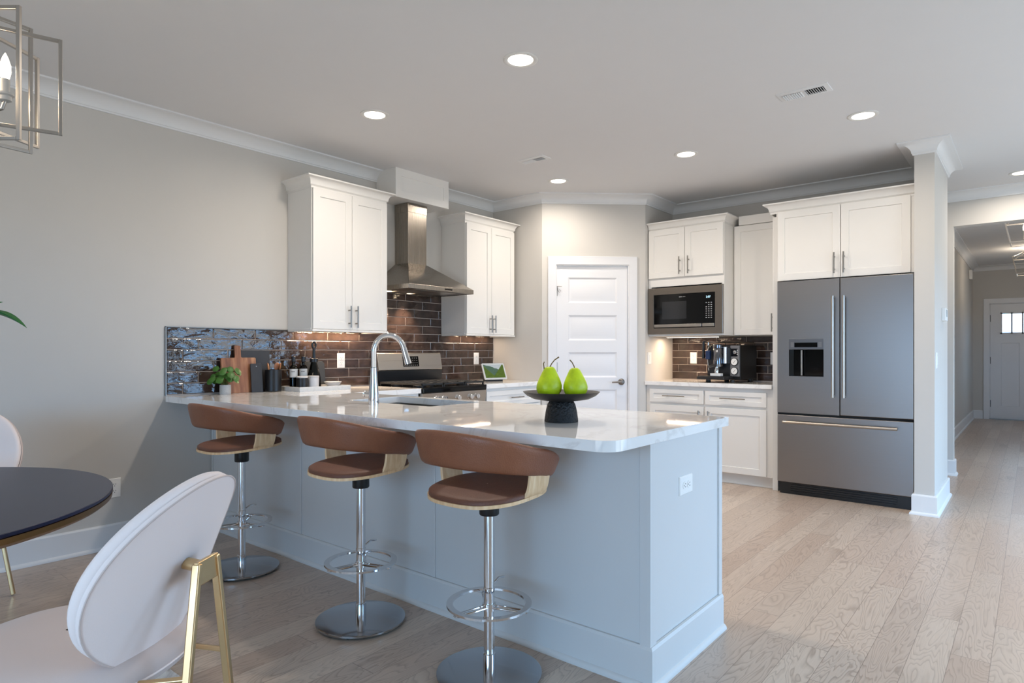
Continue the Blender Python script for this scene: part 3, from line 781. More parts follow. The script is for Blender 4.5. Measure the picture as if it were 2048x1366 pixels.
# ------------------------------------------------------------------ range (left wall)
t = thing('range', 'stainless gas range with black cooktop grates below the chimney hood', 'range', (WL, 3.783, 0), RZ)
hw = 0.378
MB().box(-hw, -0.60, 0.03, hw, -0.03, 0.895).build('body', BLACKP, t)
b = MB()
pr = [(-0.02, 0.93), (-0.09, 0.93), (-0.105, 1.040), (-0.112, 1.045), (-0.088, 1.185), (-0.080, 1.192), (-0.02, 1.192)]
b.loft([[(x, y, z) for y, z in pr] for x in (-hw+0.008, hw-0.008)])
b.build('backguard', STEEL, t, bevel=0.002)
MB().loft([[(x, y, z) for y, z in ((-0.03, 0.915), (-0.092, 0.915), (-0.107, 1.038), (-0.03, 1.038))] for x in (-hw+0.004, hw-0.004)]).build('backguard_base', BLACKP, t)
M_ = Matrix.Translation((0, -0.1075, 1.118)) @ Matrix.Rotation(R(-9.7), 4, 'X')
cp = MB().box(-0.095, 0.004, -0.046, 0.085, 0.007, 0.046).xf(M_).build('control_display', BLACKG, t)
b = MB()
for r_ in range(4):
    for c_ in range(7):
        if r_ > 1 and c_ < 4: continue
        b.box(-0.085+c_*0.024, 0.0033, -0.036+r_*0.021, -0.078+c_*0.024, 0.004, -0.032+r_*0.021)
b.xf(M_).build('keypad', mat('key_print', S(168, 168, 168), 0.5), cp)
text_mb('2:07', 0.030, loc=(-0.055, 0.0035, 0.022)).xf(M_).build('clock', mat('range_clock', (0.3, 0.6, 1, 1), 0.5, emit=(0.25, 0.55, 1, 1), es=2.2), cp, smooth=False)
MB().box(-hw, -0.66, 0.885, hw, -0.028, 0.917).build('cooktop', BLACKG, t, bevel=0.006, seg=3)
b = MB().loft([[(x, y, z) for y, z in ((-0.60, 0.755), (-0.640, 0.760), (-0.658, 0.870), (-0.60, 0.884))] for x in (-hw, hw)])
b.build('control_panel', STEEL, t, bevel=0.003)
MB().box(-hw, -0.662, 0.868, hw, -0.6, 0.914).build('burner_rail', BLACKG, t, bevel=0.012, seg=3)
for x in (-0.225, -0.140, 0.015, 0.165, 0.245):
    k = MB().lathe([(0.025, -0.004), (0.025, 0.006), (0.021, 0.010), (0.0205, 0.034), (0.018, 0.037)], (x, -0.648, 0.822), 20, axis='y')
    k = k.build('knob', CHROME, t)
    MB().box(x-0.004, -0.689, 0.806, x+0.004, -0.684, 0.838).build('grip', CHROME, k)
od = MB().box(-hw, -0.665, 0.16, hw, -0.60, 0.745).build('oven_door', STEEL, t, bevel=0.004)
MB().box(-0.25, -0.667, 0.30, 0.25, -0.665, 0.60).build('oven_window', BLACKG, od)
MB().tube([(-0.33, -0.71, 0.70), (0.33, -0.71, 0.70)], 0.013).tube([(-0.31, -0.71, 0.70), (-0.31, -0.66, 0.70)], 0.01).tube([(0.31, -0.71, 0.70), (0.31, -0.66, 0.70)], 0.01).build('handle', STEEL, od)
for x, y in ((-0.25, -0.48), (-0.25, -0.2), (0.25, -0.48), (0.25, -0.2), (0, -0.34)):
    MB().lathe([(0.05, 0.917), (0.05, 0.926), (0.035, 0.928), (0.035, 0.936), (0.001, 0.938)], (x, y, 0), 20).build('burner', IRON, t)
for x0, x1 in ((-0.366, -0.128), (-0.122, 0.122), (0.128, 0.366)):
    b = MB(); y0, y1 = -0.635, -0.115; z0, z1 = 0.934, 0.949; th = 0.010
    for (a, c, d, e) in ((x0, x1, y0, y0+th), (x0, x1, y1-th, y1), (x0, x0+th, y0, y1), (x1-th, x1, y0, y1)): b.box(a, d, z0, c, e, z1)
    for k in range(1, 6):
        yy = y0+(y1-y0)*k/6; b.box(x0, yy-0.005, z0+0.004, x1, yy+0.005, z1+0.002)
    b.box((x0+x1)/2-0.005, y0, z0+0.002, (x0+x1)/2+0.005, y1, z1)
    for fx in (x0+0.006, x1-0.006):
        for fy in (y0+0.006, y1-0.006): b.box(fx-0.006, fy-0.006, 0.917, fx+0.006, fy+0.006, z0)
    b.build('grate', IRON, t, bevel=0.002)

# ------------------------------------------------------------------ backsplashes: each tile a pillowed slab inside one mesh
def tiles(b, u0, u1, z0, z1, rows_from, pitch, rh, ju, outside, clip=None):
    """outside(u, v, n): maps tile plane coords to world; rows counted down from rows_from"""
    g = 0.0022; k = -10
    while True:
        zt = rows_from - k*rh; zb = zt - rh
        if zt <= z0+0.004: break
        if zb >= z1-0.004: k += 1; continue
        zt_, zb_ = min(zt, z1), max(zb, z0)
        off = ju - pitch*(k % 3)/3.0
        j = math.floor((u0-off)/pitch)
        while off + j*pitch < u1:
            a, e = max(off+j*pitch, u0), min(off+(j+1)*pitch, u1); j += 1
            if e-a < 0.012: continue
            for (ca, ce, cb, ct) in (clip(a, e, zb_, zt_) if clip else [(a, e, zb_, zt_)]):
                if ce-ca < 0.012 or ct-cb < 0.012: continue
                t1, t2 = random.uniform(-.0009, .0009), random.uniform(-.0014, .0014)
                P = []
                for ins, h in ((g, 0.0), (g, 0.0028), (g+0.003, 0.0044)):
                    q = []
                    for (uu, ww, su, sv) in ((ca+ins, cb+ins, -1, -1), (ce-ins, cb+ins, 1, -1), (ce-ins, ct-ins, 1, 1), (ca+ins, ct-ins, -1, 1)):
                        q.append(outside(uu, ww, h + (su*t2+sv*t1 if h else 0)))
                    P.append(q)
                b.loft(P, True)
        k += 1
def left_out(u, w, h): return (WL+0.0035+h, u, w)
def clipL(a, e, zb, zt):
    if zt <= 1.366: return [(a, e, zb, zt)]
    a2, e2 = max(a, 3.330), min(e, 4.245)
    return [(a2, e2, zb, zt)] if e2 > a2 else []
t = thing('backsplash', 'long backsplash of glossy dark brown tiles behind the range and left counter', 'backsplash', (WL, 3.2, 0.914))
def rel(b, o): b.v = [(x-o.location.x, y-o.location.y, z-o.location.z) for x, y, z in b.v]; return b
b = MB().box(WL+0.0005, 1.764, 0.916, WL+0.004, 4.995, 1.352).box(WL+0.0005, 3.330, 1.352, WL+0.004, 4.245, 1.752)
rel(b, t).build('grout', GROUT, t)
b = MB(); tiles(b, 1.766, 4.994, 0.918, 1.752, 1.363, 0.305, 0.0738, 2.070, left_out, clipL)
rel(b, t).build('tiles', TILE, t, angle=20)
b = MB().box(WL+0.0005, 1.757, 0.916, WL+0.011, 1.7640, 1.367).box(WL+0.0005, 1.757, 1.3635, WL+0.011, 2.632, 1.3672)
rel(b, t).build('edge_trim', DARKNI, t)
t = thing('backsplash', 'short backsplash of dark brown tiles behind the espresso machine', 'backsplash', (-2.35, YB, 0.914))
b = MB().box(-2.962, YB-0.004, 0.916, -1.752, YB-0.0005, 1.352); rel(b, t).build('grout', GROUT, t)
b = MB(); tiles(b, -2.962, -1.752, 0.918, 1.352, 1.363, 0.305, 0.0738, -2.79, lambda u, w, h: (u, YB-0.003-h, w))
rel(b, t).build('tiles', TILE, t, angle=20)

# ------------------------------------------------------------------ outlets and switches
def outlet(label, loc, rz, kind='duplex', sc=1.0, horiz=False, group='wall outlets'):
    """plate whose back is at local y = 0, facing -y, centred on loc"""
    t = thing('outlet' if kind == 'duplex' else 'light_switch', label, 'outlet' if kind == 'duplex' else 'switch', loc, rz, group)
    w, h = (0.072, 0.118) if not horiz else (0.118, 0.072)
    r = lambda i, y: [(-w/2+i, y, -h/2+i), (w/2-i, y, -h/2+i), (w/2-i, y, h/2-i), (-w/2+i, y, h/2-i)]
    MB().loft([r(0, 0), r(0, -0.003), r(0.003, -0.006)], True).build('plate', WHITEP, t)
    if kind == 'duplex':
        for s in (-1, 1):
            c = (0, s*0.020) if not horiz else (s*0.020, 0)
            o = MB().loft([[(c[0]+0.0165*math.cos(a)*(1 if not horiz else 1), y, c[1]+0.0145*math.sin(a)) for a in [2*math.pi*i/20 for i in range(20)]] for y in (-0.005, -0.0085)], True).build('socket', WHITEP, t)
            b = MB()
            for dx, dz, sx, sz in ((-0.006, 0.004, 0.0012, 0.004), (0.006, 0.004, 0.0012, 0.0035), (0, -0.007, 0.0022, 0.0022)):
                if horiz: dx, dz, sx, sz = dz, dx, sz, sx
                b.box(c[0]+dx-sx, -0.0088, c[1]+dz-sz, c[0]+dx+sx, -0.0084, c[1]+dz+sz)
            b.build('slots', SLOT, o)
    elif kind == 'gfci':
        MB().box(-0.017, -0.009, -0.034, 0.017, -0.005, 0.034).build('socket', WHITEP, t, bevel=0.001)
        b = MB()
        for s in (-1, 1):
            for dx, dz in ((-0.005, 0.003), (0.005, 0.003), (0, -0.005)): b.box(dx-0.0012, -0.0093, s*0.021+dz-0.003, dx+0.0012, -0.0089, s*0.021+dz+0.003)
        b.box(-0.009, -0.0093, -0.005, 0.009, -0.0089, 0.005); b.build('slots', SLOT, t)
    else:
        MB().box(-0.017, -0.009, -0.034, 0.017, -0.005, 0.034).build('rocker', WHITEP, t, bevel=0.001)
    return t
outlet('white duplex outlet low on the grey wall beside the dining table', (WL, 1.463, 0.366), RZ)
outlet('white outlet on the brown tiles left of the faucet', (WL+0.0085, 3.108, 1.130), RZ)
outlet('white outlet on the brown tiles between the range and the smart display', (WL+0.0085, 4.730, 1.134), RZ, 'duplex')
outlet('white outlet on the tiles left of the espresso machine', (-2.726, YB-0.0085, 1.138), 0)
outlet('white outlet on the tiles right of the espresso machine, half hidden by the tall panel', (-1.915, YB-0.0085, 1.138), 0)
outlet('white outlet set sideways in the end panel of the peninsula', (-1.057, 2.360, 0.680), RZ, horiz=True)
outlet('white rocker switch on the pantry wall above the short counter', (-2.965, 5.775, 1.138), RZ, 'switch', group='light switches')
outlet('white rocker switch on the wall end beside the refrigerator', (-0.555, 5.625, 1.137), RZ, 'switch', group='light switches')
t = thing('thermostat', 'white thermostat on the wall end beside the refrigerator', 'thermostat', (-0.555, 6.05, 1.495), RZ)
MB().box(-0.075, -0.028, -0.050, 0.075, 0, 0.050).build('body', WHITEP, t, bevel=0.004)
MB().box(-0.045, -0.0286, -0.018, 0.045, -0.028, 0.036).build('screen', mat('lcd_grey', S(170, 176, 172), 0.3), t)
t = tag(MB().box(-0.85, 13.30, 2.44, -0.80, 13.45, 2.60).build('door_chime', WHITEP, bevel=0.01), 'small white chime box high on the hall wall', 'chime')

# ------------------------------------------------------------------ recessed ceiling lights
def recessed():
    t = thing('recessed_light', '', 'ceiling light', (0, 0, H), 0, 'recessed ceiling lights')
    MB().lathe([(0.092, 0.0), (0.092, -0.003), (0.086, -0.006), (0.072, -0.006), (0.066, -0.002), (0.066, 0.0)], (0, 0, 0), 40, False).build('trim_ring', mat('lamp_trim', S(226, 224, 220), 0.4), t)
    MB().lathe([(0.066, -0.0015), (0.066, -0.003), (0.03, -0.0045), (0.001, -0.005)], (0, 0, 0), 32).build('diffuser', DISC, t)
    ld = bpy.data.lights.new('recessed_lamp_light', 'AREA'); ld.shape = 'DISK'; ld.size = 0.13; ld.energy = LAMP_W; ld.color = WARM; ld.spread = R(165)
    lo = bpy.data.objects.new('recessed_lamp_light', ld); COL.objects.link(lo); lo.parent = t; lo.location = (0, 0, -0.008)
    return t
rl = recessed(); first = True
LB = {(-3.31, 2.625): 'recessed light in the left ceiling row, nearest the left wall and camera',
      (-2.092, 2.620): 'largest recessed light, nearest the camera at top centre of the ceiling',
      (-3.31, 4.690): 'recessed light nearest the pantry corner, just right of the small vent',
      (-2.092, 4.688): 'recessed light in front of the microwave cabinet',
      (-0.858, 4.655): 'recessed light in front of the refrigerator, beyond the long vent',
      (-0.075, 7.000): 'recessed light at the right edge, before the hall opening'}
for (x, y), l in LB.items():
    if first: rl.location = (x, y, H); rl['label'] = l; first = False
    else: dup(rl, (x, y, H), 0, l)
# light strips under the wall cabinets
def strip(parent, loc, sx, sy, watts):
    ld = bpy.data.lights.new('under_cabinet_light', 'AREA'); ld.shape = 'RECTANGLE'; ld.size = sx; ld.size_y = sy; ld.energy = watts; ld.color = (1.0, 0.74, 0.50)
    lo = bpy.data.objects.new('under_cabinet_light', ld); COL.objects.link(lo); lo.location = loc; return lo
def strip_thing(label, loc, sx, sy, watts):
    t = thing('light_strip', label, 'light strip', loc, 0, 'under-cabinet light strips')
    MB().box(-sx/2, -sy/2, -0.010, sx/2, sy/2, 0.0).build('housing', WHITEP, t)
    MB().box(-sx/2+0.01, -sy/2+0.004, -0.0115, sx/2-0.01, sy/2-0.004, -0.010).build('lens', DISC, t)
    lo = strip(t, (0, 0, -0.014), sx-0.008, sy-0.008, watts); lo.parent = t
strip_thing('light strip under the wall cabinet left of the hood', (-4.305, 2.985, 1.374), 0.03, 0.60, 5.0)
strip_thing('light strip under the wall cabinet right of the hood', (-4.305, 4.62, 1.374), 0.03, 0.55, 1.6)
strip_thing('light strip under the microwave cabinet', (-2.62, 6.02, 1.355), 0.55, 0.03, 4.5)

# ceiling vents
def vent(label, x0, x1, y0, y1, nsl):
    t = thing('ceiling_vent', label, 'vent', ((x0+x1)/2, (y0+y1)/2, H), 0, 'ceiling vents')
    w, d = x1-x0, y1-y0
    b = MB()
    b.loft([[(-w/2+i, -d/2+i, z), (w/2-i, -d/2+i, z), (w/2-i, d/2-i, z), (-w/2+i, d/2-i, z)] for i, z in ((0, 0), (0.002, -0.004), (0.028, -0.008), (0.030, -0.002))], False)
    b.build('frame', TRIM, t)
    MB().box(-w/2+0.03, -d/2+0.03, -0.0015, w/2-0.03, d/2-0.03, -0.0005).build('duct', DARKGAP, t)  # flat near-black sheet stands in for the shade inside the duct
    b = MB(); L = w-0.06
    for k in range(nsl):
        x = -L/2 + L*(k+0.5)/nsl; s = 1 if x > 0 else -1
        b.obox((x, 0, -0.0065), (0.0016, d-0.062, 0.016), (0, R(-42)*s, 0))
    b.box(-0.012, -d/2+0.03, -0.008, 0.012, d/2-0.03, -0.002)
    b.build('louvre', TRIM, t)
vent('long white ceiling vent before the refrigerator', -1.195, -0.910, 3.945, 4.090, 18)
vent('small white ceiling vent above the range side of the kitchen', -3.225, -2.965, 3.985, 4.105, 16)

# ------------------------------------------------------------------ things on the left counter
ZC = 0.914
def sweep_leaf(b, base, tip_dir, L, Wd, droop, fold=0.12):
    """one leaf blade, curved and slightly folded"""
    base = Vector(base); d = Vector(tip_dir).normalized(); side = d.cross(Vector((0, 0, 1)))
    side = side.normalized() if side.length > 1e-4 else Vector((1, 0, 0)); up = side.cross(d)
    def fn(u, v):
        s = (v-0.5)*2; wd = Wd*math.sin(math.pi*min(1, u**0.75))**0.8 if 0 < u < 1 else 0
        p = base + d*(L*u) + side*(s*wd/2) + up*(fold*abs(s)*wd) + Vector((0, 0, -droop*L*u*u))
        return tuple(p)
    b.surf(fn, 8, 4)
t = thing('potted_plant', 'small round-leaved green plant in a speckled grey pot on the counter', 'plant', (-4.225, 2.090, ZC))
MB().lathe([(0.034, 0), (0.036, 0.004), (0.036, 0.064), (0.033, 0.064), (0.032, 0.052), (0.001, 0.052)], (0, 0, 0), 28).build('pot', CERSP, t)
MB().lathe([(0.0325, 0.050), (0.0325, 0.056), (0.001, 0.058)], (0, 0, 0), 20).build('soil', mat('soil', S(40, 32, 26), 0.9), t)
rnd = random.Random(4)
bl = MB(); bs = MB()
for i in range(50):
    a = rnd.uniform(0, 2*math.pi); el = rnd.uniform(0.0, 1.25); rr = rnd.uniform(0.050, 0.105)
    e = Vector((rr*math.cos(a)*math.cos(el*0.8)*1.0, rr*math.sin(a)*math.cos(el*0.8)*1.15, 0.085+rr*math.sin(el)*1.05))
    if e.x < -0.030: e.x = -0.030
    bs.tube([(0.004*math.cos(a), 0.004*math.sin(a), 0.055), (e.x*0.45, e.y*0.45, 0.055+(e.z-0.055)*0.7), tuple(e)], 0.0012, 5)
    dr = Vector((math.cos(a), math.sin(a), rnd.uniform(-0.35, 0.3)))
    # round leaf: disc with cup
    nrm = (Vector((math.cos(a)*0.7+0.35, math.sin(a)*0.7-0.2, 0.65+rnd.uniform(-.2, .2)))).normalized(); ux = nrm.cross(Vector((0.3, 0.2, 1))).normalized(); uy = nrm.cross(ux)
    L = rnd.uniform(0.017, 0.026)
    rings = [[tuple(e+(ux*math.cos(q)+uy*math.sin(q)*1.1)*L*f - nrm*(0.004*f*f)) for q in [2*math.pi*k/12 for k in range(12)]] for f in (0.02, 0.5, 0.85, 1.0)]
    bl.loft(rings, False)
bs.build('stems', STEMM, t); bl.build('leaves', LEAF, t, angle=80)
# boards leaning on the tiles: local frame facing +x
def board(name, label, y0, y1, h, x_bot, x_top, th, m, handle=None, r=0.006, hole=None, group=None, z0=ZC):
    """board leaning against the left wall; handle = (ya, yb, top)"""
    t = thing(name, label, 'cutting board', (x_bot, (y0+y1)/2, z0), 0, group)
    lean = math.atan2(x_bot-x_top, h)
    w = (y1-y0)/2; c = (y0+y1)/2
    if handle:
        ha, hb, ht = handle[0]-c, handle[1]-c, handle[2]
        pl = [(-w, 0), (w, 0), (w, h-r), (w-r, h), (hb+0.004, h), (hb, h+0.006), (hb, ht-0.006), (hb-0.006, ht), (ha+0.006, ht), (ha, ht-0.006), (ha, h+0.006), (ha-0.004, h), (-w+r, h), (-w, h-r)]
    else:
        pl = [(-w, 0), (w, 0), (w, h-r), (w-r, h), (-w+r, h), (-w, h-r)]
    M = Matrix.Rotation(-lean, 4, 'Y')
    rings = [[(x, y, z) for y, z in pl] for x in (-th, 0)]
    b = MB().loft(rings).xf(M); b.v = [(x, y, max(z, 0.0005)) for x, y, z in b.v]
    bo = b.build('blade' if handle else 'board', m, t, bevel=0.0015)
    if hole:
        MB().lathe([(0.0001, 0.0), (hole[2], 0.0), (hole[2], 0.0012), (0.0001, 0.0012)], (0, 0, 0), 16, False, axis='x').xf(M @ Matrix.Translation((0, hole[0]-c, hole[1]))).build('hole_rim', NICKEL, t)
    return t
board('cutting_board', 'dark slate board behind the wooden board, against the tiles', 2.235, 2.478, 0.300, -4.318, -4.342, 0.008, SLATE)
board('cutting_board', 'brown wooden cutting board with a handle, behind the potted plant', 2.105, 2.358, 0.248, -4.290, -4.318, 0.016, ACACIA, (2.205, 2.250, 0.334))
board('cutting_board', 'small dark slate board leaning in front of the wooden board', 2.300, 2.385, 0.205, -4.262, -4.285, 0.010, SLATE, hole=(2.343, 0.185, 0.004))
t = thing('utensil_crock', 'black ceramic utensil crock right of the cutting boards', 'crock', (-4.262, 2.462, ZC))
MB().lathe([(0.052, 0), (0.056, 0.005), (0.056, 0.158), (0.052, 0.158), (0.051, 0.012), (0.001, 0.010)], (0, 0, 0), 36).build('body', BLKCER, t)
def spoon(label, loc, lean, az, rzz):
    t = thing('wooden_spoon', label, 'spoon', loc, 0, 'wooden spoons in the black crock')
    M = Matrix.Rotation(az, 4, 'Z') @ Matrix.Rotation(lean, 4, 'Y') @ Matrix.Rotation(rzz, 4, 'Z')
    MB().tube([(0, 0, 0), (0, 0, 0.14)], 0.005, 8).xf(M).build('handle', ACACIA, t)
    MB().sphere((0, 0, 0.168), 0.026, 16, 10, (0.85, 0.28, 1.2)).xf(M).build('bowl', ACACIA, t)
spoon('wooden spoon at the left of the black crock', (-4.255, 2.446, ZC+0.012), R(9), R(-90), R(60))
spoon('wooden spoon in the middle of the black crock', (-4.266, 2.470, ZC+0.012), R(7), R(70), R(20))
spoon('wooden spoon at the right of the black crock', (-4.255, 2.480, ZC+0.012), R(9), R(60), R(90))
t = thing('serving_tray', 'low white marble tray holding bottles and canisters', 'tray', (-4.195, 2.765, ZC))
b = MB().box(-0.135, -0.215, 0, 0.135, 0.225, 0.012)
for a in ((-0.135, -0.215, -0.123, 0.225), (0.123, -0.215, 0.135, 0.225), (-0.123, -0.215, 0.123, -0.203), (-0.123, 0.213, 0.123, 0.225)): b.box(a[0], a[1], 0.012, a[2], a[3], 0.032)
b.build('body', MARBLE, t, bevel=0.001)
ZT = ZC+0.012
def bottle(label, loc, liquid):
    t = thing('oil_bottle', label, 'bottle', loc, 0, 'oil bottles on the marble tray')
    MB().lathe([(0.026, 0), (0.029, 0.003), (0.029, 0.150), (0.024, 0.166), (0.012, 0.178), (0.011, 0.205), (0.012, 0.207)], (0, 0, 0), 28).build('glass_body', liquid, t)
    MB().lathe([(0.0125, 0.200), (0.015, 0.202), (0.015, 0.238), (0.013, 0.240)], (0, 0, 0), 20).build('cap', BLACKP, t)
    lb = MB().lathe([(0.0293, 0.085), (0.0293, 0.148)], (0, 0, 0), 28, False).build('paper_label', mat('paper', S(206, 204, 200), 0.7), t)
    b = MB()
    for k in range(6):
        a = R(-62+k*9); rr_ = 0.0296
        b.obox((rr_*math.cos(a), rr_*math.sin(a), 0.128), (0.0006, 0.0030, 0.007), (0, 0, a))
    b.build('print', SLOT, lb)
OIL = m_glass('olive_oil_glass', (0.16, 0.17, 0.05, 1)); VIN = m_glass('vinegar_glass', (0.07, 0.06, 0.05, 1))
bottle('left of the two capped oil bottles, greener glass', (-4.272, 2.632, ZT), OIL)
bottle('right of the two capped oil bottles, darker glass', (-4.268, 2.712, ZT), VIN)
def canister(label, loc, m):
    t = thing('canister', label, 'canister', loc, 0, 'ceramic canisters on the marble tray')
    MB().lathe([(0.037, 0), (0.040, 0.003), (0.040, 0.082), (0.038, 0.084)], (0, 0, 0), 28).build('body', m, t)
    MB().lathe([(0.041, 0.083), (0.0415, 0.085), (0.0415, 0.094), (0.040, 0.096), (0.001, 0.096)], (0, 0, 0), 28).build('lid', CERSP, t)
canister('black ceramic canister with a grey lid at the front of the tray', (-4.172, 2.640, ZT), BLKCER)
canister('white ceramic canister with a grey lid, right of the black one', (-4.172, 2.735, ZT), CERW)
t = thing('bowl', 'small white ceramic bowl at the right end of the tray', 'bowl', (-4.195, 2.922, ZT))
MB().lathe([(0.030, 0), (0.034, 0.004), (0.052, 0.024), (0.067, 0.044), (0.065, 0.045), (0.049, 0.027), (0.03, 0.010), (0.001, 0.008)], (0, 0, 0), 36).build('body', CERW, t)
board('cutting_board', 'dark board with rounded corners behind the bottles and carafe', 2.735, 2.945, 0.205, -4.318, -4.343, 0.008, mat('dark_board', S(44, 46, 47), 0.5), r=0.02, z0=ZT)
t = thing('carafe', 'dark smoked glass carafe with a tall looped handle on the tray', 'carafe', (-4.258, 2.797, ZT))
MB().lathe([(0.048, 0), (0.052, 0.004), (0.052, 0.05), (0.045, 0.10), (0.030, 0.165), (0.022, 0.195), (0.022, 0.210)], (0, 0, 0), 32).build('glass_body', GLASSD, t)
MB().lathe([(0.030, 0.196), (0.032, 0.198), (0.032, 0.222), (0.028, 0.226), (0.012, 0.228), (0.001, 0.228)], (0, 0, 0), 24).build('collar', BLACKP, t)
b = MB().tube([(0, 0, 0.225), (0, 0, 0.27), (0, 0, 0.305)], 0.010, 12, rs=[0.013, 0.011, 0.010])
b.tube([(0, 0.013*math.sin(a)*1.2, 0.327-0.023*math.cos(a)) for a in [2*math.pi*i/20 for i in range(20)]], 0.0085, 10, closed=True)
b.build('handle', BLACKP, t)
MB().tube([(0.030, -0.006, 0.004), (0.030, -0.006, 0.088)], 0.005, 10).build('highlight_stick', CERW, t)  # white stick stands in for the highlight on the dark glass

# smart display
t = thing('smart_display', 'smart display with a green landscape on its tilted screen', 'smart display', (-4.060, 4.690, ZC), R(72))
MB().loft([[(x*0.100, y*0.040+0.045, z) for x, y in rounded_rect(-1, 1, -1, 1, 0.5)] for z in (0, 0.03)] + [[(x*0.085, y*0.015+0.045, 0.085) for x, y in rounded_rect(-1, 1, -1, 1, 0.5)]]).build('base', mat('dark_fabric', S(52, 52, 54), 0.9), t)
M_ = Matrix.Translation((0, -0.020, 0.020)) @ Matrix.Rotation(R(-26), 4, 'X')
rp = rounded_rect(-0.127, 0.127, 0, 0.172, 0.012)
sc_ = MB().loft([[(x, y, z) for x, z in rp] for y in (0.0, 0.010)]).xf(M_).build('bezel', mat('pale_bezel', S(188, 190, 190), 0.4), t)
def m_screen():
    m = bpy.data.materials.new('landscape_screen'); n = NT(m)
    tc = n.a('TexCoord'); sep = n.a('SeparateXYZ'); n.k(tc.outputs['Generated'], sep.inputs[0]); X_, Z_ = sep.outputs[0], sep.outputs[2]
    ns = n.noise(tc.outputs['Generated'], 9, 4, 0.6); hill = n.noise(tc.outputs['Generated'], 3, 3)
    ridge = n.math('ADD', n.math('MULTIPLY_ADD', X_, -0.55, 0.92), n.math('MULTIPLY', hill, 0.25))
    sky = n.math('GREATER_THAN', Z_, ridge)
    trees = n.math('LESS_THAN', Z_, n.math('MULTIPLY_ADD', n.math('ABSOLUTE', n.math('SUBTRACT', X_, 0.45)), 1.7, 0.15))
    mount = n.mix(ns, S(58, 92, 70), S(96, 126, 108)); tree = n.mix(ns, S(20, 48, 14), S(120, 150, 40)); cl = n.mix(ns, S(170, 186, 194), S(226, 230, 232))
    c = n.mix(sky, mount, cl); c = n.mix(trees, c, tree)
    n.p.inputs['Base Color'].default_value = (0.01, 0.01, 0.01, 1); n.k(c, n.p.inputs['Emission Color']); n.p.inputs['Emission Strength'].default_value = 0.75; n.p.inputs['Roughness'].default_value = 0.1
    return m
MB().box(-0.112, -0.0012, 0.017, 0.112, -0.0002, 0.157).xf(M_).build('screen', m_screen(), sc_)

# ------------------------------------------------------------------ fruit stand and pears
FS = (-1.502, 2.150)
t = thing('fruit_stand', 'black pedestal fruit bowl on the peninsula holding two pears', 'fruit stand', (FS[0], FS[1], ZC))
MB().lathe([(0.067, 0), (0.0695, 0.002), (0.069, 0.010), (0.064, 0.045), (0.057, 0.072), (0.050, 0.084), (0.046, 0.088)], (0, 0, 0), 48).build('pedestal', mat('hobnail_black', S(15, 13, 12), 0.5, bump=(110, 1.0, 0.01)), t)
MB().lathe([(0.046, 0.086), (0.080, 0.088), (0.115, 0.094), (0.142, 0.107), (0.157, 0.121), (0.1585, 0.123), (0.156, 0.123), (0.138, 0.109), (0.112, 0.099), (0.05, 0.095), (0.001, 0.094)], (0, 0, 0), 56).build('bowl', BLKCER, t)
def pear(label, loc, rz, lean, stem_pts, sc=1.0):
    t = thing('pear', label, 'pear', loc, rz, 'green pears on the black fruit stand')
    prof = [(0.004, 0.004), (0.018, 0.0), (0.036, 0.006), (0.050, 0.024), (0.0535, 0.044), (0.049, 0.064), (0.040, 0.084), (0.031, 0.102), (0.024, 0.118), (0.016, 0.127), (0.006, 0.129), (0.002, 0.126)]
    rr_ = random.Random(int(rz*100)); ph = [rr_.uniform(0, 6.28) for _ in range(4)]
    rings = []
    for i, (r, z) in enumerate(prof):
        f = z/0.13
        rings.append([((r*(1+0.05*math.sin(2*a+ph[0])+0.03*math.sin(3*a+ph[1]+f*3)))*math.cos(a)*sc+lean[0]*f, (r*(1+0.05*math.sin(2*a+ph[0])+0.03*math.sin(3*a+ph[1]+f*3)))*math.sin(a)*sc+lean[1]*f, z*sc) for a in [2*math.pi*k/28 for k in range(28)]])
    MB().loft(rings).build('flesh', PEAR, t, sub=1, angle=180)
    MB().tube(stem_pts, 0.003, 8, rs=[0.0026, 0.0022, 0.0022, 0.0026, 0.0034][:len(stem_pts)]).build('stem', PSTEM, t)
    return t
ca, sa = 0.773, 0.634     # camera right direction in plan
def rp_(r, f=0): return (FS[0]+ca*r-sa*f, FS[1]+sa*r+ca*f)
p1 = rp_(-0.053, 0.0); p2 = rp_(0.058, 0.005)
pear('left pear on the black stand, with two curled stems', (p1[0], p1[1], ZC+0.0975), 0, (0.004, 0.003), [(0.004, 0.003, 0.124), (0.010, 0.008, 0.140), (0.020, 0.016, 0.156), (0.034, 0.027, 0.168)], 1.0)
pear('right pear on the black stand, slightly shorter and yellower', (p2[0], p2[1], ZC+0.0975), R(0.001), (-0.002, -0.001), [(-0.002, -0.001, 0.116), (-0.004, -0.003, 0.130), (-0.010, -0.008, 0.145), (-0.018, -0.014, 0.156)], 0.96)
pp = [o for o in bpy.data.objects if o.name == 'pear'][0]
MB().tube([(-0.010, -0.014, 0.106), (-0.012, -0.014, 0.122), (-0.016, -0.013, 0.140), (-0.012, -0.012, 0.148)], 0.0022, 8).build('stem', PSTEM, pp)

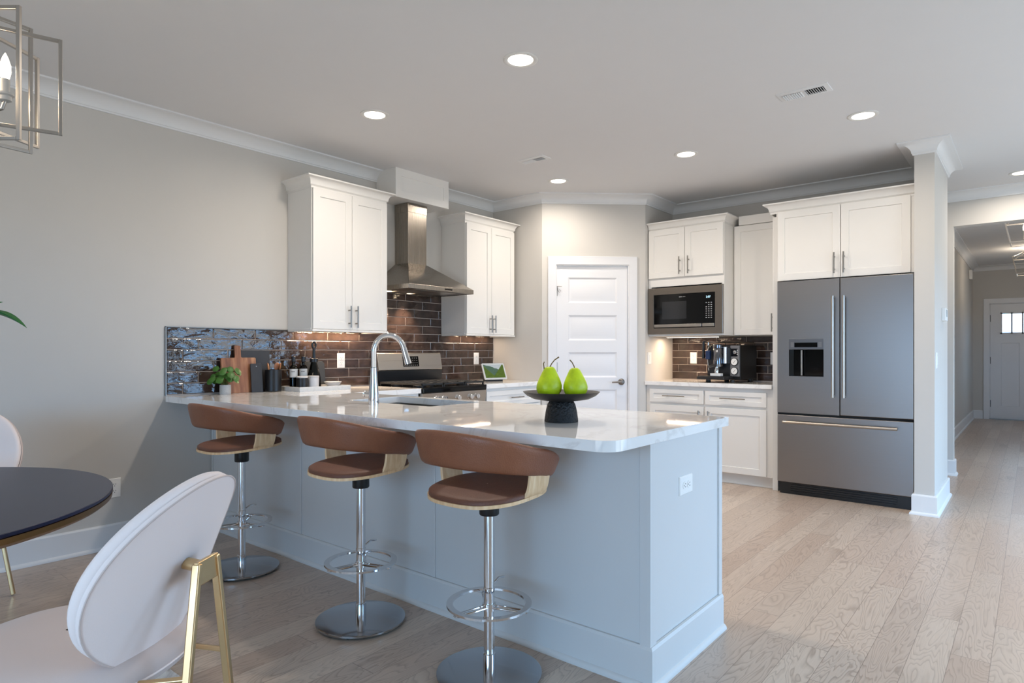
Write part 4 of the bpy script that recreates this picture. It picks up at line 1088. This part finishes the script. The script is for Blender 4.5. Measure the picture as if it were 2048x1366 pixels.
# ------------------------------------------------------------------ espresso machine
t = thing('espresso_machine', 'black and chrome espresso machine with two gauges on the short counter', 'espresso machine', (-2.240, 5.985, ZC), R(-8))
EW = 0.335; hx = EW/2
for x in (-hx+0.05, hx-0.04):
    for y in (-0.17, 0.17): MB().lathe([(0.022, 0), (0.024, 0.004), (0.022, 0.028)], (x, y, 0), 18).build('foot', BLACKP, t)
MB().box(-hx, -0.10, 0.030, hx, 0.215, 0.350).build('body', mat('espresso_black', S(15, 15, 16), 0.4), t, bevel=0.004)
MB().box(-hx+0.003, -0.106, 0.075, 0.085, -0.10, 0.345).build('front_plate', mat('dark_plate', S(46, 46, 49), 0.3, 0.3), t)
gp = MB().box(0.075, -0.114, 0.060, hx-0.004, -0.10, 0.345).build('gauge_panel', mat('espresso_grey', S(128, 128, 130), 0.4, 0.3), t, bevel=0.002)
for z in (0.195, 0.110):
    g = MB().lathe([(0.036, 0), (0.036, 0.010), (0.032, 0.012)], (0.120, -0.114, z), 28, axis='y').build('pressure_gauge', BLACKP, gp)
    MB().lathe([(0.0310, 0.0122), (0.0310, 0.0126), (0.001, 0.0127)], (0.120, -0.114, z), 28, axis='y').build('dial', WHITEP, g)
    MB().obox((0.122, -0.1270, z), (0.003, 0.0006, 0.036), (0, R(40), 0)).build('needle', BLACKP, g)
MB().box(0.082, -0.1155, 0.245, hx-0.020, -0.114, 0.318).build('control_pad', BLACKG, gp)
MB().lathe([(0.016, 0), (0.016, 0.003), (0.013, 0.004)], (0.122, -0.1155, 0.285), 20, axis='y').build('dial_button', CHROME, gp)
b = MB()
for k in range(3): b.box(0.142, -0.1165, 0.262+k*0.018, 0.150, -0.1155, 0.270+k*0.018)
b.build('button_group', WHITEP, gp)
# group head, portafilter, cylinders
MB().lathe([(0.040, 0.165), (0.044, 0.170), (0.044, 0.315), (0.040, 0.322), (0.046, 0.325), (0.046, 0.352), (0.040, 0.356)], (-0.030, -0.150, 0), 28).build('group_head', mat('smoked_chrome', S(120, 120, 124), 0.12, 1.0), t)
MB().lathe([(0.022, 0.180), (0.022, 0.330), (0.018, 0.335)], (0.035, -0.135, 0), 20).build('cylinder', CHROME, t)
MB().lathe([(0.016, 0.180), (0.016, 0.325)], (0.066, -0.125, 0), 16).build('cylinder', BLACKP, t)
MB().lathe([(0.046, 0.150), (0.046, 0.170), (0.038, 0.175)], (-0.030, -0.150, 0), 28).lathe([(0.012, 0.120), (0.018, 0.150)], (-0.03, -0.150, 0), 16).tube([(-0.03, -0.19, 0.160), (-0.03, -0.25, 0.158), (-0.03, -0.31, 0.150)], 0.013, 12).build('portafilter', DARKNI, t)
MB().tube([(-0.125, -0.10, 0.330), (-0.125, -0.150, 0.335), (-0.128, -0.165, 0.300), (-0.120, -0.175, 0.190), (-0.105, -0.180, 0.110)], 0.005, 10).build('steam_wand', CHROME, t)
MB().box(-0.142, -0.185, 0.215, -0.098, -0.145, 0.300).build('wand_grip', mat('blue_rubber', S(24, 46, 84), 0.5), t, bevel=0.006)
MB().tube([(-0.165, -0.09, 0.375), (-0.175, -0.12, 0.385), (-0.192, -0.130, 0.380)], 0.006, 10).tube([(-0.192, -0.13, 0.390), (-0.192, -0.13, 0.260)], 0.013, 14).tube([(-0.192, -0.13, 0.260), (-0.192, -0.13, 0.225)], 0.016, 14).build('lever', BLACKP, t)
MB().tube([(-0.165, -0.09, 0.345), (-0.165, -0.09, 0.378)], 0.007, 10).build('valve', CHROME, t)
MB().box(-hx-0.010, -0.275, 0.030, 0.100, -0.10, 0.058).build('drip_tray', mat('tray_steel', S(52, 52, 54), 0.3, 0.5), t, bevel=0.004)
MB().box(-hx, -0.265, 0.058, 0.090, -0.10, 0.062).build('drip_grate', BLACKP, t)
MB().box(-0.060, -0.24, 0.062, 0.045, -0.19, 0.088).build('cup_rest', WHITEP, t, bevel=0.003)
b = MB()
for y in (-0.085, 0.20): b.tube([(-hx+0.02, y, 0.352), (-hx+0.02, y, 0.378), (hx-0.02, y, 0.378), (hx-0.02, y, 0.352)], 0.004, 8)
for x in (-hx+0.02, hx-0.02): b.tube([(x, -0.085, 0.378), (x, 0.20, 0.378)], 0.004, 8)
b.build('cup_rail', BLACKP, t)
MB().lathe([(0.018, 0), (0.020, 0.03), (0.014, 0.045), (0.014, 0.06)], (-0.005, -0.215, 0.0885), 16).build('spout', CHROME, t)

# ------------------------------------------------------------------ bar stools
def se(a, rx, ry, n):        # superellipse point
    c, s = math.cos(a), math.sin(a)
    return (rx*math.copysign(abs(c)**(2/n), c), ry*math.copysign(abs(s)**(2/n), s))
def bar_stool():
    t = thing('bar_stool', '', 'bar stool', (0, 0, 0), 0, 'bar stools along the peninsula')
    MB().lathe([(0.190, 0.010), (0.195, 0.012), (0.195, 0.019), (0.190, 0.021), (0.030, 0.023), (0.001, 0.023)], (0, 0, 0), 64).build('base', mat('base_chrome', S(176, 178, 182), 0.12, 1.0), t)
    for k in range(5):
        a = 2*math.pi*k/5+0.3
        MB().lathe([(0.010, 0), (0.010, 0.011)], (0.165*math.cos(a), 0.165*math.sin(a), 0), 12).build('glide', RUBBER, t)
    MB().lathe([(0.0225, 0.022), (0.0225, 0.085), (0.0195, 0.087), (0.0195, 0.30), (0.0195, 0.318), (0.0215, 0.319), (0.0215, 0.330), (0.0200, 0.331), (0.0200, 0.606)], (0, 0, 0), 32).build('column', CHROME, t)
    b = MB()
    prof = [(0.135, 0.266), (0.135, 0.274), (0.158, 0.274), (0.158, 0.266)]
    b.lathe(prof+[prof[0]], (0, 0, 0), 64, False)
    fr = b.build('foot_ring', CHROME, t)
    b = MB()
    for k in range(3):
        a = R(18+120*k); d = Vector((math.cos(a), math.sin(a), 0)); s = Vector((-d.y, d.x, 0))
        b.tube([d*0.018+s*0.012+Vector((0, 0, 0.258)), d*0.140+s*0.012+Vector((0, 0, 0.258)), d*0.150+s*0.006+Vector((0, 0, 0.258)), d*0.150-s*0.006+Vector((0, 0, 0.258)), d*0.140-s*0.012+Vector((0, 0, 0.258)), d*0.018-s*0.012+Vector((0, 0, 0.258))], 0.004, 8)
        b.tube([d*0.146+Vector((0, 0, 0.258)), d*0.146+Vector((0, 0, 0.268))], 0.004, 8)
    b.lathe([(0.0205, 0.245), (0.025, 0.246), (0.025, 0.270), (0.0205, 0.271)], (0, 0, 0), 24)
    b.build('foot_ring_bracket', CHROME, t)
    MB().tube([(0, 0.02, 0.335), (0, 0.055, 0.350), (0.0, 0.085, 0.345)], 0.004, 8).build('height_lever', CHROME, t)
    MB().lathe([(0.035, 0.598), (0.037, 0.602), (0.037, 0.650), (0.058, 0.654), (0.058, 0.666)], (0, 0, 0), 28).build('hub', BLACKP, t)
    # plywood seat shell, dished, with arms rising at both sides
    RX, RY, NN, CY = 0.205, 0.205, 2.5, -0.01
    def zs(x, y): return 0.678 + 0.06*(y+0.01) + 0.10*max(0, (abs(x)-0.10))**1.3 + 0.12*max(0, (y-0.06))**1.5*0.4 + 0.02*max(0, -y-0.1)
    def disc(b, z_off, f_in, rx, ry, dome=0.0, nr=8, na=56):
        rings = []
        for i in range(nr+1):
            f = max(i/nr, 0.01)
            rg = []
            for k in range(na):
                x, y = se(2*math.pi*k/na, rx*f, ry*f, NN); y += CY
                rg.append((x, y, zs(x, y)+z_off+dome*(1-f**4)))
            rings.append(rg)
        return rings
    lo = disc(None, 0.0, 0, RX, RY); hi = disc(None, 0.012, 0, RX, RY)
    b = MB().loft(lo[::1], False); b.loft(hi, False); b.loft([lo[-1], hi[-1]], False)
    seat_ply = b.build('seat_shell', ASH, t, weld=True, angle=50)
    e0 = disc(None, 0.0125, 0, RX-0.004, RY-0.004); dm = disc(None, 0.030, 0, RX-0.012, RY-0.012, 0.006)
    b = MB().loft(dm, False); b.loft([e0[-1], [((p[0]*1.0), p[1], p[2]) for p in disc(None, 0.025, 0, RX-0.004, RY-0.004)[-1]], dm[-1]], False)
    b.build('seat_pad', LEATHERS, t, weld=True, angle=80)
    for s in (-1, 1):
        ctr = [(0.150, 0.688), (0.178, 0.690), (0.200, 0.700), (0.211, 0.722), (0.216, 0.755), (0.220, 0.800)]
        # smooth the centre line
        pts = []
        for i in range(len(ctr)-1):
            for q in range(4):
                u = q/4; p0, p1, p2, p3 = ctr[max(i-1, 0)], ctr[i], ctr[i+1], ctr[min(i+2, len(ctr)-1)]
                pts.append(tuple(0.5*(2*p1[d]+(p2[d]-p0[d])*u+(2*p0[d]-5*p1[d]+4*p2[d]-p3[d])*u*u+(3*p1[d]-p0[d]-3*p2[d]+p3[d])*u**3) for d in (0, 1)))
        pts.append(ctr[-1]); L = []
        for i, (x, z) in enumerate(pts):
            a = Vector(pts[max(i-1, 0)]); c = Vector(pts[min(i+1, len(pts)-1)]); d = (c-a).normalized(); nx, nz = d.y, -d.x
            f = i/(len(pts)-1); ya, yb = -0.045+0.010*f, 0.060+0.020*f; h = 0.006
            zd = zs(0.19, 0)-0.684
            L.append([(s*(x+nx*h), ya, z+nz*h), (s*(x+nx*h), yb, z+nz*h), (s*(x-nx*h), yb, z-nz*h), (s*(x-nx*h), ya, z-nz*h)])
        MB().loft(L).build('arm', ASH, t, bevel=0.002, angle=50)
    # wrap-around back band
    def band(u, v, off):
        a = R(-90) + (u-0.5)*2*R(118)          # u along the band, 0.5 = middle of the back
        q = abs(u-0.5)*2
        rx, ry = 0.226+off+0.026*v, 0.210+off+0.026*v
        x, y = se(a, rx, ry, 2.35)
        y += CY
        zb = 0.802 - 0.054*q**2.0; zt = 0.932 - 0.105*q**1.8
        rc = 1.0
        e = 0.018
        if q > 1-e*2:      # rounded ends
            k = (q-(1-e*2))/(e*2); rc = math.sqrt(max(0.0, 1-k**3*0.25))
        m = (zb+zt)/2; hh = (zt-zb)/2*rc
        return (x, y, m+(v-0.5)*2*hh)
    nu, nv = 72, 16
    rings = []
    for i in range(nu+1):
        u = i/nu; rg = []
        for j in range(nv+1): rg.append(band(u, j/nv, 0.013*math.sqrt(max(0, 1-abs(j/nv*2-1)**5*0.97))))
        for j in range(nv, -1, -1): rg.append(band(u, j/nv, -0.013*math.sqrt(max(0, 1-abs(j/nv*2-1)**5*0.97))))
        rings.append(rg)
    MB().loft(rings).build('backrest', LEATHER, t, angle=60)
    return t
st = bar_stool()
st.location = (-3.366, 1.757, 0); st['label'] = 'bar stool farthest from camera, nearest the left wall, brown leather back'
dup(st, (-2.312, 1.757, 0), 0, 'middle bar stool of three, brown leather back on a chrome column')
dup(st, (-1.559, 1.766, 0), 0, 'bar stool nearest the camera, tan leather back, below the fruit stand')

# ------------------------------------------------------------------ dining table, chairs, rug
TC = (-2.722, 0.111)
t = thing('dining_table', 'round dining table with navy top and brass edge at the left', 'table', (TC[0], TC[1], 0))
MB().lathe([(0.001, 0.722), (0.745, 0.722), (0.7565, 0.7235), (0.7575, 0.726), (0.7575, 0.7335), (0.756, 0.735), (0.001, 0.735)], (0, 0, 0), 128).build('tabletop', NAVY, t)
MB().lathe([(0.7545, 0.7215), (0.7578, 0.7215), (0.7555, 0.705), (0.742, 0.694), (0.70, 0.690), (0.001, 0.690), ], (0, 0, 0), 128).build('rim', mat('aged_brass', S(150, 112, 70), 0.3, 1.0), t)
MB().lathe([(0.30, 0.012), (0.30, 0.022), (0.10, 0.05), (0.06, 0.12), (0.055, 0.55), (0.10, 0.66), (0.22, 0.690)], (0, 0, 0), 48).build('pedestal', mat('aged_brass', S(150, 112, 70), 0.3, 1.0), t)
t = thing('rug', 'pale grey marbled rug on the floor behind the foreground chair', 'rug', (-2.0, 0.55, 0))
def m_rug():
    m = bpy.data.materials.new('marbled_rug'); n = NT(m); v = n.obj(); a = n.noise(v, 3.0, 5, 0.6, 1.5)
    n.k(n.ramp(a, [(0.3, S(196, 192, 188)), (0.5, S(226, 224, 222)), (0.62, S(170, 166, 164)), (0.7, S(222, 220, 218))]), n.p.inputs['Base Color']); n.p.inputs['Roughness'].default_value = 0.95
    n.bump(n.noise(v, 300, 2), 0.3, 0.003); return m
MB().box(-0.68, -0.9, 0, 0.8, 0.485, 0.004).build('pile', m_rug(), t, bevel=0.003)

def dining_chair():
    t = thing('dining_chair', '', 'chair', (0, 0, 0), 0, 'upholstered dining chairs at the round table')
    # local frame: forward +y, width x, origin under the rear bottom of the backrest
    z0, L, lean, bw, kk, egg = 0.490, 0.452, 0.379, 0.221, 1.18, 0.24
    def bp(u, tt, off):
        f = kk*u*u + off; h = tt*L
        return (u, f*math.cos(lean)-h*math.sin(lean), z0+h*math.cos(lean)+f*math.sin(lean))
    def rim(th, rr, off):
        tt = 0.5-0.5*math.cos(th)*rr; u = math.sin(th)*rr*bw*(1-egg*(tt-0.5)); return bp(u, tt, off)
    N = 72
    ring = lambda rr, off: [rim(2*math.pi*i/N, rr, off) for i in range(N)]
    b = MB().loft([ring(f, 0.0+0.004*(1-f)) for f in (0.02, 0.2, 0.4, 0.6, 0.8, 0.92, 0.98, 1.0)], False)
    b.loft([ring(1.0, 0.0), ring(1.005, 0.006), ring(1.0, 0.012)], False)
    b.build('back_shell', VELVET, t, weld=True, angle=70)
    b = MB().loft([ring(0.985, 0.012), ring(1.0, 0.018), ring(1.0, 0.030), ring(0.975, 0.041), ring(0.92, 0.046), ring(0.7, 0.050), ring(0.4, 0.052), ring(0.02, 0.053)], False)
    b.build('back_cushion', VELVET, t, weld=True, angle=70)
    MB().tube(ring(1.004, 0.0), 0.0022, 6, closed=True).build('piping', VELVETS, t)
    # seat
    def sring(f, z): 
        return [(0.245*f*math.copysign(abs(math.cos(a))**(2/2.3), math.cos(a)), 0.215+0.262*f*math.copysign(abs(math.sin(a))**(2/2.3), math.sin(a)), z) for a in [2*math.pi*i/N for i in range(N)]]
    b = MB().loft([sring(f, z) for f, z in ((0.02, 0.455), (0.9, 0.455), (0.97, 0.460), (1.0, 0.474), (1.0, 0.492), (0.985, 0.504), (0.94, 0.516), (0.8, 0.530), (0.5, 0.538), (0.02, 0.541))], False)
    b.build('seat_cushion', VELVETS, t, weld=True, angle=70)
    MB().tube(sring(1.002, 0.478), 0.0025, 6, closed=True).build('piping', VELVET, t)
    # brass frame
    top_y = -0.135; tz = 0.722; 
    def sq(b, p, q, w, d): 
        p, q = Vector(p), Vector(q); dr = (q-p).normalized(); sx = dr.cross(Vector((0, 1, 0))).normalized(); sy = dr.cross(sx)
        return b.loft([[tuple(c+sx*w*a+sy*d*e) for a, e in ((-.5, -.5), (.5, -.5), (.5, .5), (-.5, .5))] for c in (p, q)])
    for s in (-1, 1):
        sq(MB(), (s*0.034, top_y, tz), (s*0.150, top_y-0.005, 0.005), 0.016, 0.020).build('rear_leg', BRASS, t, bevel=0.004)
        fx = 0.034+0.115*(tz-0.480)/tz
        sq(MB(), (s*fx, top_y, 0.480), (s*0.19, 0.42, 0.447), 0.012, 0.014).build('seat_rail', BRASS, t, bevel=0.003)
        sq(MB(), (s*0.165, 0.36, 0.455), (s*0.225, 0.47, 0.005), 0.018, 0.018).build('front_leg', BRASS, t, bevel=0.004)
    b = MB().box(-0.040, top_y-0.006, tz-0.052, 0.040, top_y+0.006, tz+0.004); b.tube([(0, top_y, tz-0.02), (0, top_y+0.06, tz-0.01)], 0.014, 10)
    b.build('back_bracket', BRASS, t, bevel=0.003)
    return t
ch = dining_chair()
ch.location = (-1.590, 0.613, 0); ch.rotation_euler = (0, 0, R(212.6-90)); ch['label'] = 'blush upholstered dining chair in the foreground, its oval back towards the camera'
dup(ch, (-3.84, 0.66, 0), R(-90-30), 'blush dining chair across the table by the wall, mostly out of frame')

# leafy branches in a vase on the table
t = thing('vase', 'vase of green leafy branches on the dining table, a leaf tip at left edge', 'vase', (TC[0]-0.05, TC[1], 0.735))
MB().lathe([(0.05, 0), (0.065, 0.01), (0.075, 0.09), (0.055, 0.17), (0.030, 0.21), (0.036, 0.23), (0.030, 0.23), (0.026, 0.21), (0.05, 0.16), (0.001, 0.02)], (0, 0, 0), 36).build('body', CERW, t)
bs, bl = MB(), MB(); rnd = random.Random(2)
tips = [(0.33, 0.36, 0.585), (-0.3, 0.2, 0.7), (-0.1, -0.35, 0.66), (0.25, -0.25, 0.75), (-0.35, -0.1, 0.6)]
for k, tp in enumerate(tips):
    P = [Vector((tp[0]*f**1.4, tp[1]*f**1.4, 0.18+(tp[2]-0.18)*f-0.05*f*f*0)) for f in [i/8 for i in range(9)]]
    bs.tube(P, 0.003, 6)
    for i in range(4, 9):
        d = (P[i]-P[i-1]).normalized()
        for s in (-1, 1):
            sd = d.cross(Vector((0, 0, 1))).normalized()*s
            if k == 0 and i == 8: continue
            sweep_leaf(bl, P[i], d*0.5+sd+Vector((0, 0, 0.25)), 0.085, 0.042, 0.25)
    e = P[-1]
    if k == 0:
        sweep_leaf(bl, e, Vector((0.55, 0.62, -0.05)), 0.115, 0.044, 0.35, 0.3); sweep_leaf(bl, e+Vector((-0.01, -0.01, 0.004)), Vector((0.42, 0.40, 0.30)), 0.075, 0.050, 0.1, 0.2)
    else: sweep_leaf(bl, e, d, 0.09, 0.042, 0.3)
bs.build('branches', STEMM, t); bl.build('leaves', LEAFD, t, solid=0.0006, angle=80)

# ------------------------------------------------------------------ chandelier over the table
CP = (-2.562, 0.355)
t = thing('chandelier', 'nickel cage chandelier of nested rectangular frames at upper left', 'chandelier', (CP[0], CP[1], 0))
fwd = Vector((-0.6344, 0.7730, 0)); rgt = Vector((0.7730, 0.6344, 0))
CH = mat('satin_nickel', S(176, 170, 162), 0.3, 1.0)
for ang, w, zb, zt in ((90, 0.285, 1.834, 2.236), (56, 0.335, 1.910, 2.224), (30, 0.278, 1.866, 2.288), (6, 0.400, 1.934, 2.262)):
    d = fwd*math.cos(R(ang)) + rgt*math.sin(R(ang)); n_ = Vector((-d.y, d.x, 0)); b = MB(); q = 0.0055
    def bar(p0, p1, ax):
        rings = []
        for c in (p0, p1): rings.append([tuple(c + ax*q*a + n_*q*e) for a, e in ((-1, -1), (1, -1), (1, 1), (-1, 1))])
        b.loft(rings)
    for s in (-1, 1): bar(d*(s*(w-q))+Vector((0, 0, zb)), d*(s*(w-q))+Vector((0, 0, zt)), d)
    for z in (zb+q, zt-q): bar(d*(-w+2*q)+Vector((0, 0, z)), d*(w-2*q)+Vector((0, 0, z)), Vector((0, 0, 1)))
    b.build('frame', CH, t, bevel=0.0015)
MB().tube([(0, 0, 1.90), (0, 0, H-0.02)], 0.006, 12).lathe([(0.016, 1.93), (0.022, 1.94), (0.022, 1.98), (0.012, 1.99)], (0, 0, 0), 20).build('stem', CH, t)
MB().lathe([(0.065, H-0.025), (0.065, H-0.006), (0.06, H)], (0, 0, 0), 32).build('canopy', CH, t)
bpos = (rgt*0.203 + fwd*0.045)
a0 = math.atan2(bpos.y, bpos.x)
for k in range(4):
    a = a0+k*math.pi/2; d = Vector((math.cos(a), math.sin(a), 0)); r = bpos.length
    MB().tube([d*0.015+Vector((0, 0, 1.955)), d*0.06+Vector((0, 0, 1.938)), d*(r-0.03)+Vector((0, 0, 1.936)), d*(r-0.008)+Vector((0, 0, 1.945)), d*r+Vector((0, 0, 1.970))], 0.0055, 10).build('arm', CH, t)
    c = d*r
    MB().lathe([(0.010, 1.966), (0.017, 1.970), (0.017, 1.982), (0.023, 1.986), (0.023, 1.992), (0.014, 1.994)], (c.x, c.y, 0), 20).lathe([(0.0115, 1.992), (0.0125, 2.035)], (c.x, c.y, 0), 18).build('candle_sleeve', mat('sleeve_grey', S(190, 184, 176), 0.4), t)
    MB().lathe([(0.008, 2.034), (0.011, 2.040), (0.0150, 2.058), (0.0140, 2.078), (0.008, 2.100), (0.001, 2.116)], (c.x, c.y, 0), 20).build('bulb', BULB, t)
    ld = bpy.data.lights.new('chandelier_light', 'POINT'); ld.energy = 1.6; ld.color = (1, 0.80, 0.58); ld.shadow_soft_size = 0.02
    lo = bpy.data.objects.new('chandelier_light', ld); COL.objects.link(lo); lo.parent = t; lo.location = (c.x*0.80, c.y*0.80, 2.075)

# ------------------------------------------------------------------ hall lanterns
def lantern():
    t = thing('hall_lantern', '', 'ceiling lantern', (0, 0, H), 0, 'lantern ceiling lights in the hall')
    LN = mat('lantern_nickel', S(222, 216, 208), 0.35, 0.8)
    sqr = lambda h, z: [(-h, -h, z), (h, -h, z), (h, h, z), (-h, h, z)]
    zt, zb, ht, hb = -0.150, -0.395, 0.225, 0.175
    b = MB()
    for z, h in ((zt, ht), (zb, hb)):
        c = sqr(h, z)
        for i in range(4): b.tube([c[i], c[(i+1) % 4]], 0.007, 6)
    for p, q in zip(sqr(ht, zt), sqr(hb, zb)): b.tube([p, q], 0.007, 6)
    for p in sqr(ht, zt): b.tube([p, (p[0]*0.12, p[1]*0.12, -0.03)], 0.004, 6)
    b.build('frame', LN, t)
    MB().lathe([(0.07, 0), (0.07, -0.015), (0.02, -0.03)], (0, 0, 0), 24).tube([(0, 0, -0.02), (0, 0, -0.36)], 0.007, 8).lathe([(0.001, -0.372), (0.03, -0.365), (0.032, -0.345), (0.01, -0.335)], (0, 0, 0), 20).build('stem', LN, t)
    for k in range(4):
        a = R(45+90*k); x, y = 0.085*math.cos(a), 0.085*math.sin(a)
        MB().tube([(0, 0, -0.35), (x*0.6, y*0.6, -0.356), (x, y, -0.345)], 0.004, 6).build('arm', LN, t)
        MB().tube([(x, y, -0.347), (x, y, -0.262)], 0.010, 10).build('candle_sleeve', mat('candle_white', S(232, 226, 214), 0.5), t)
        MB().lathe([(0.008, -0.262), (0.016, -0.240), (0.012, -0.215), (0.001, -0.195)], (x, y, 0), 14).build('bulb', BULB, t)
    ld = bpy.data.lights.new('lantern_light', 'POINT'); ld.energy = 11.0; ld.color = (1, 0.84, 0.66); ld.shadow_soft_size = 0.06
    lo = bpy.data.objects.new('lantern_light', ld); COL.objects.link(lo); lo.parent = t; lo.location = (0, 0, -0.24)
    return t
ln = lantern(); ln.location = (-0.01, 8.62, H); ln['label'] = 'nearer hall lantern, its top cut off by the opening header'
dup(ln, (-0.01, 12.05, H), 0, 'farther hall lantern hanging before the front door')
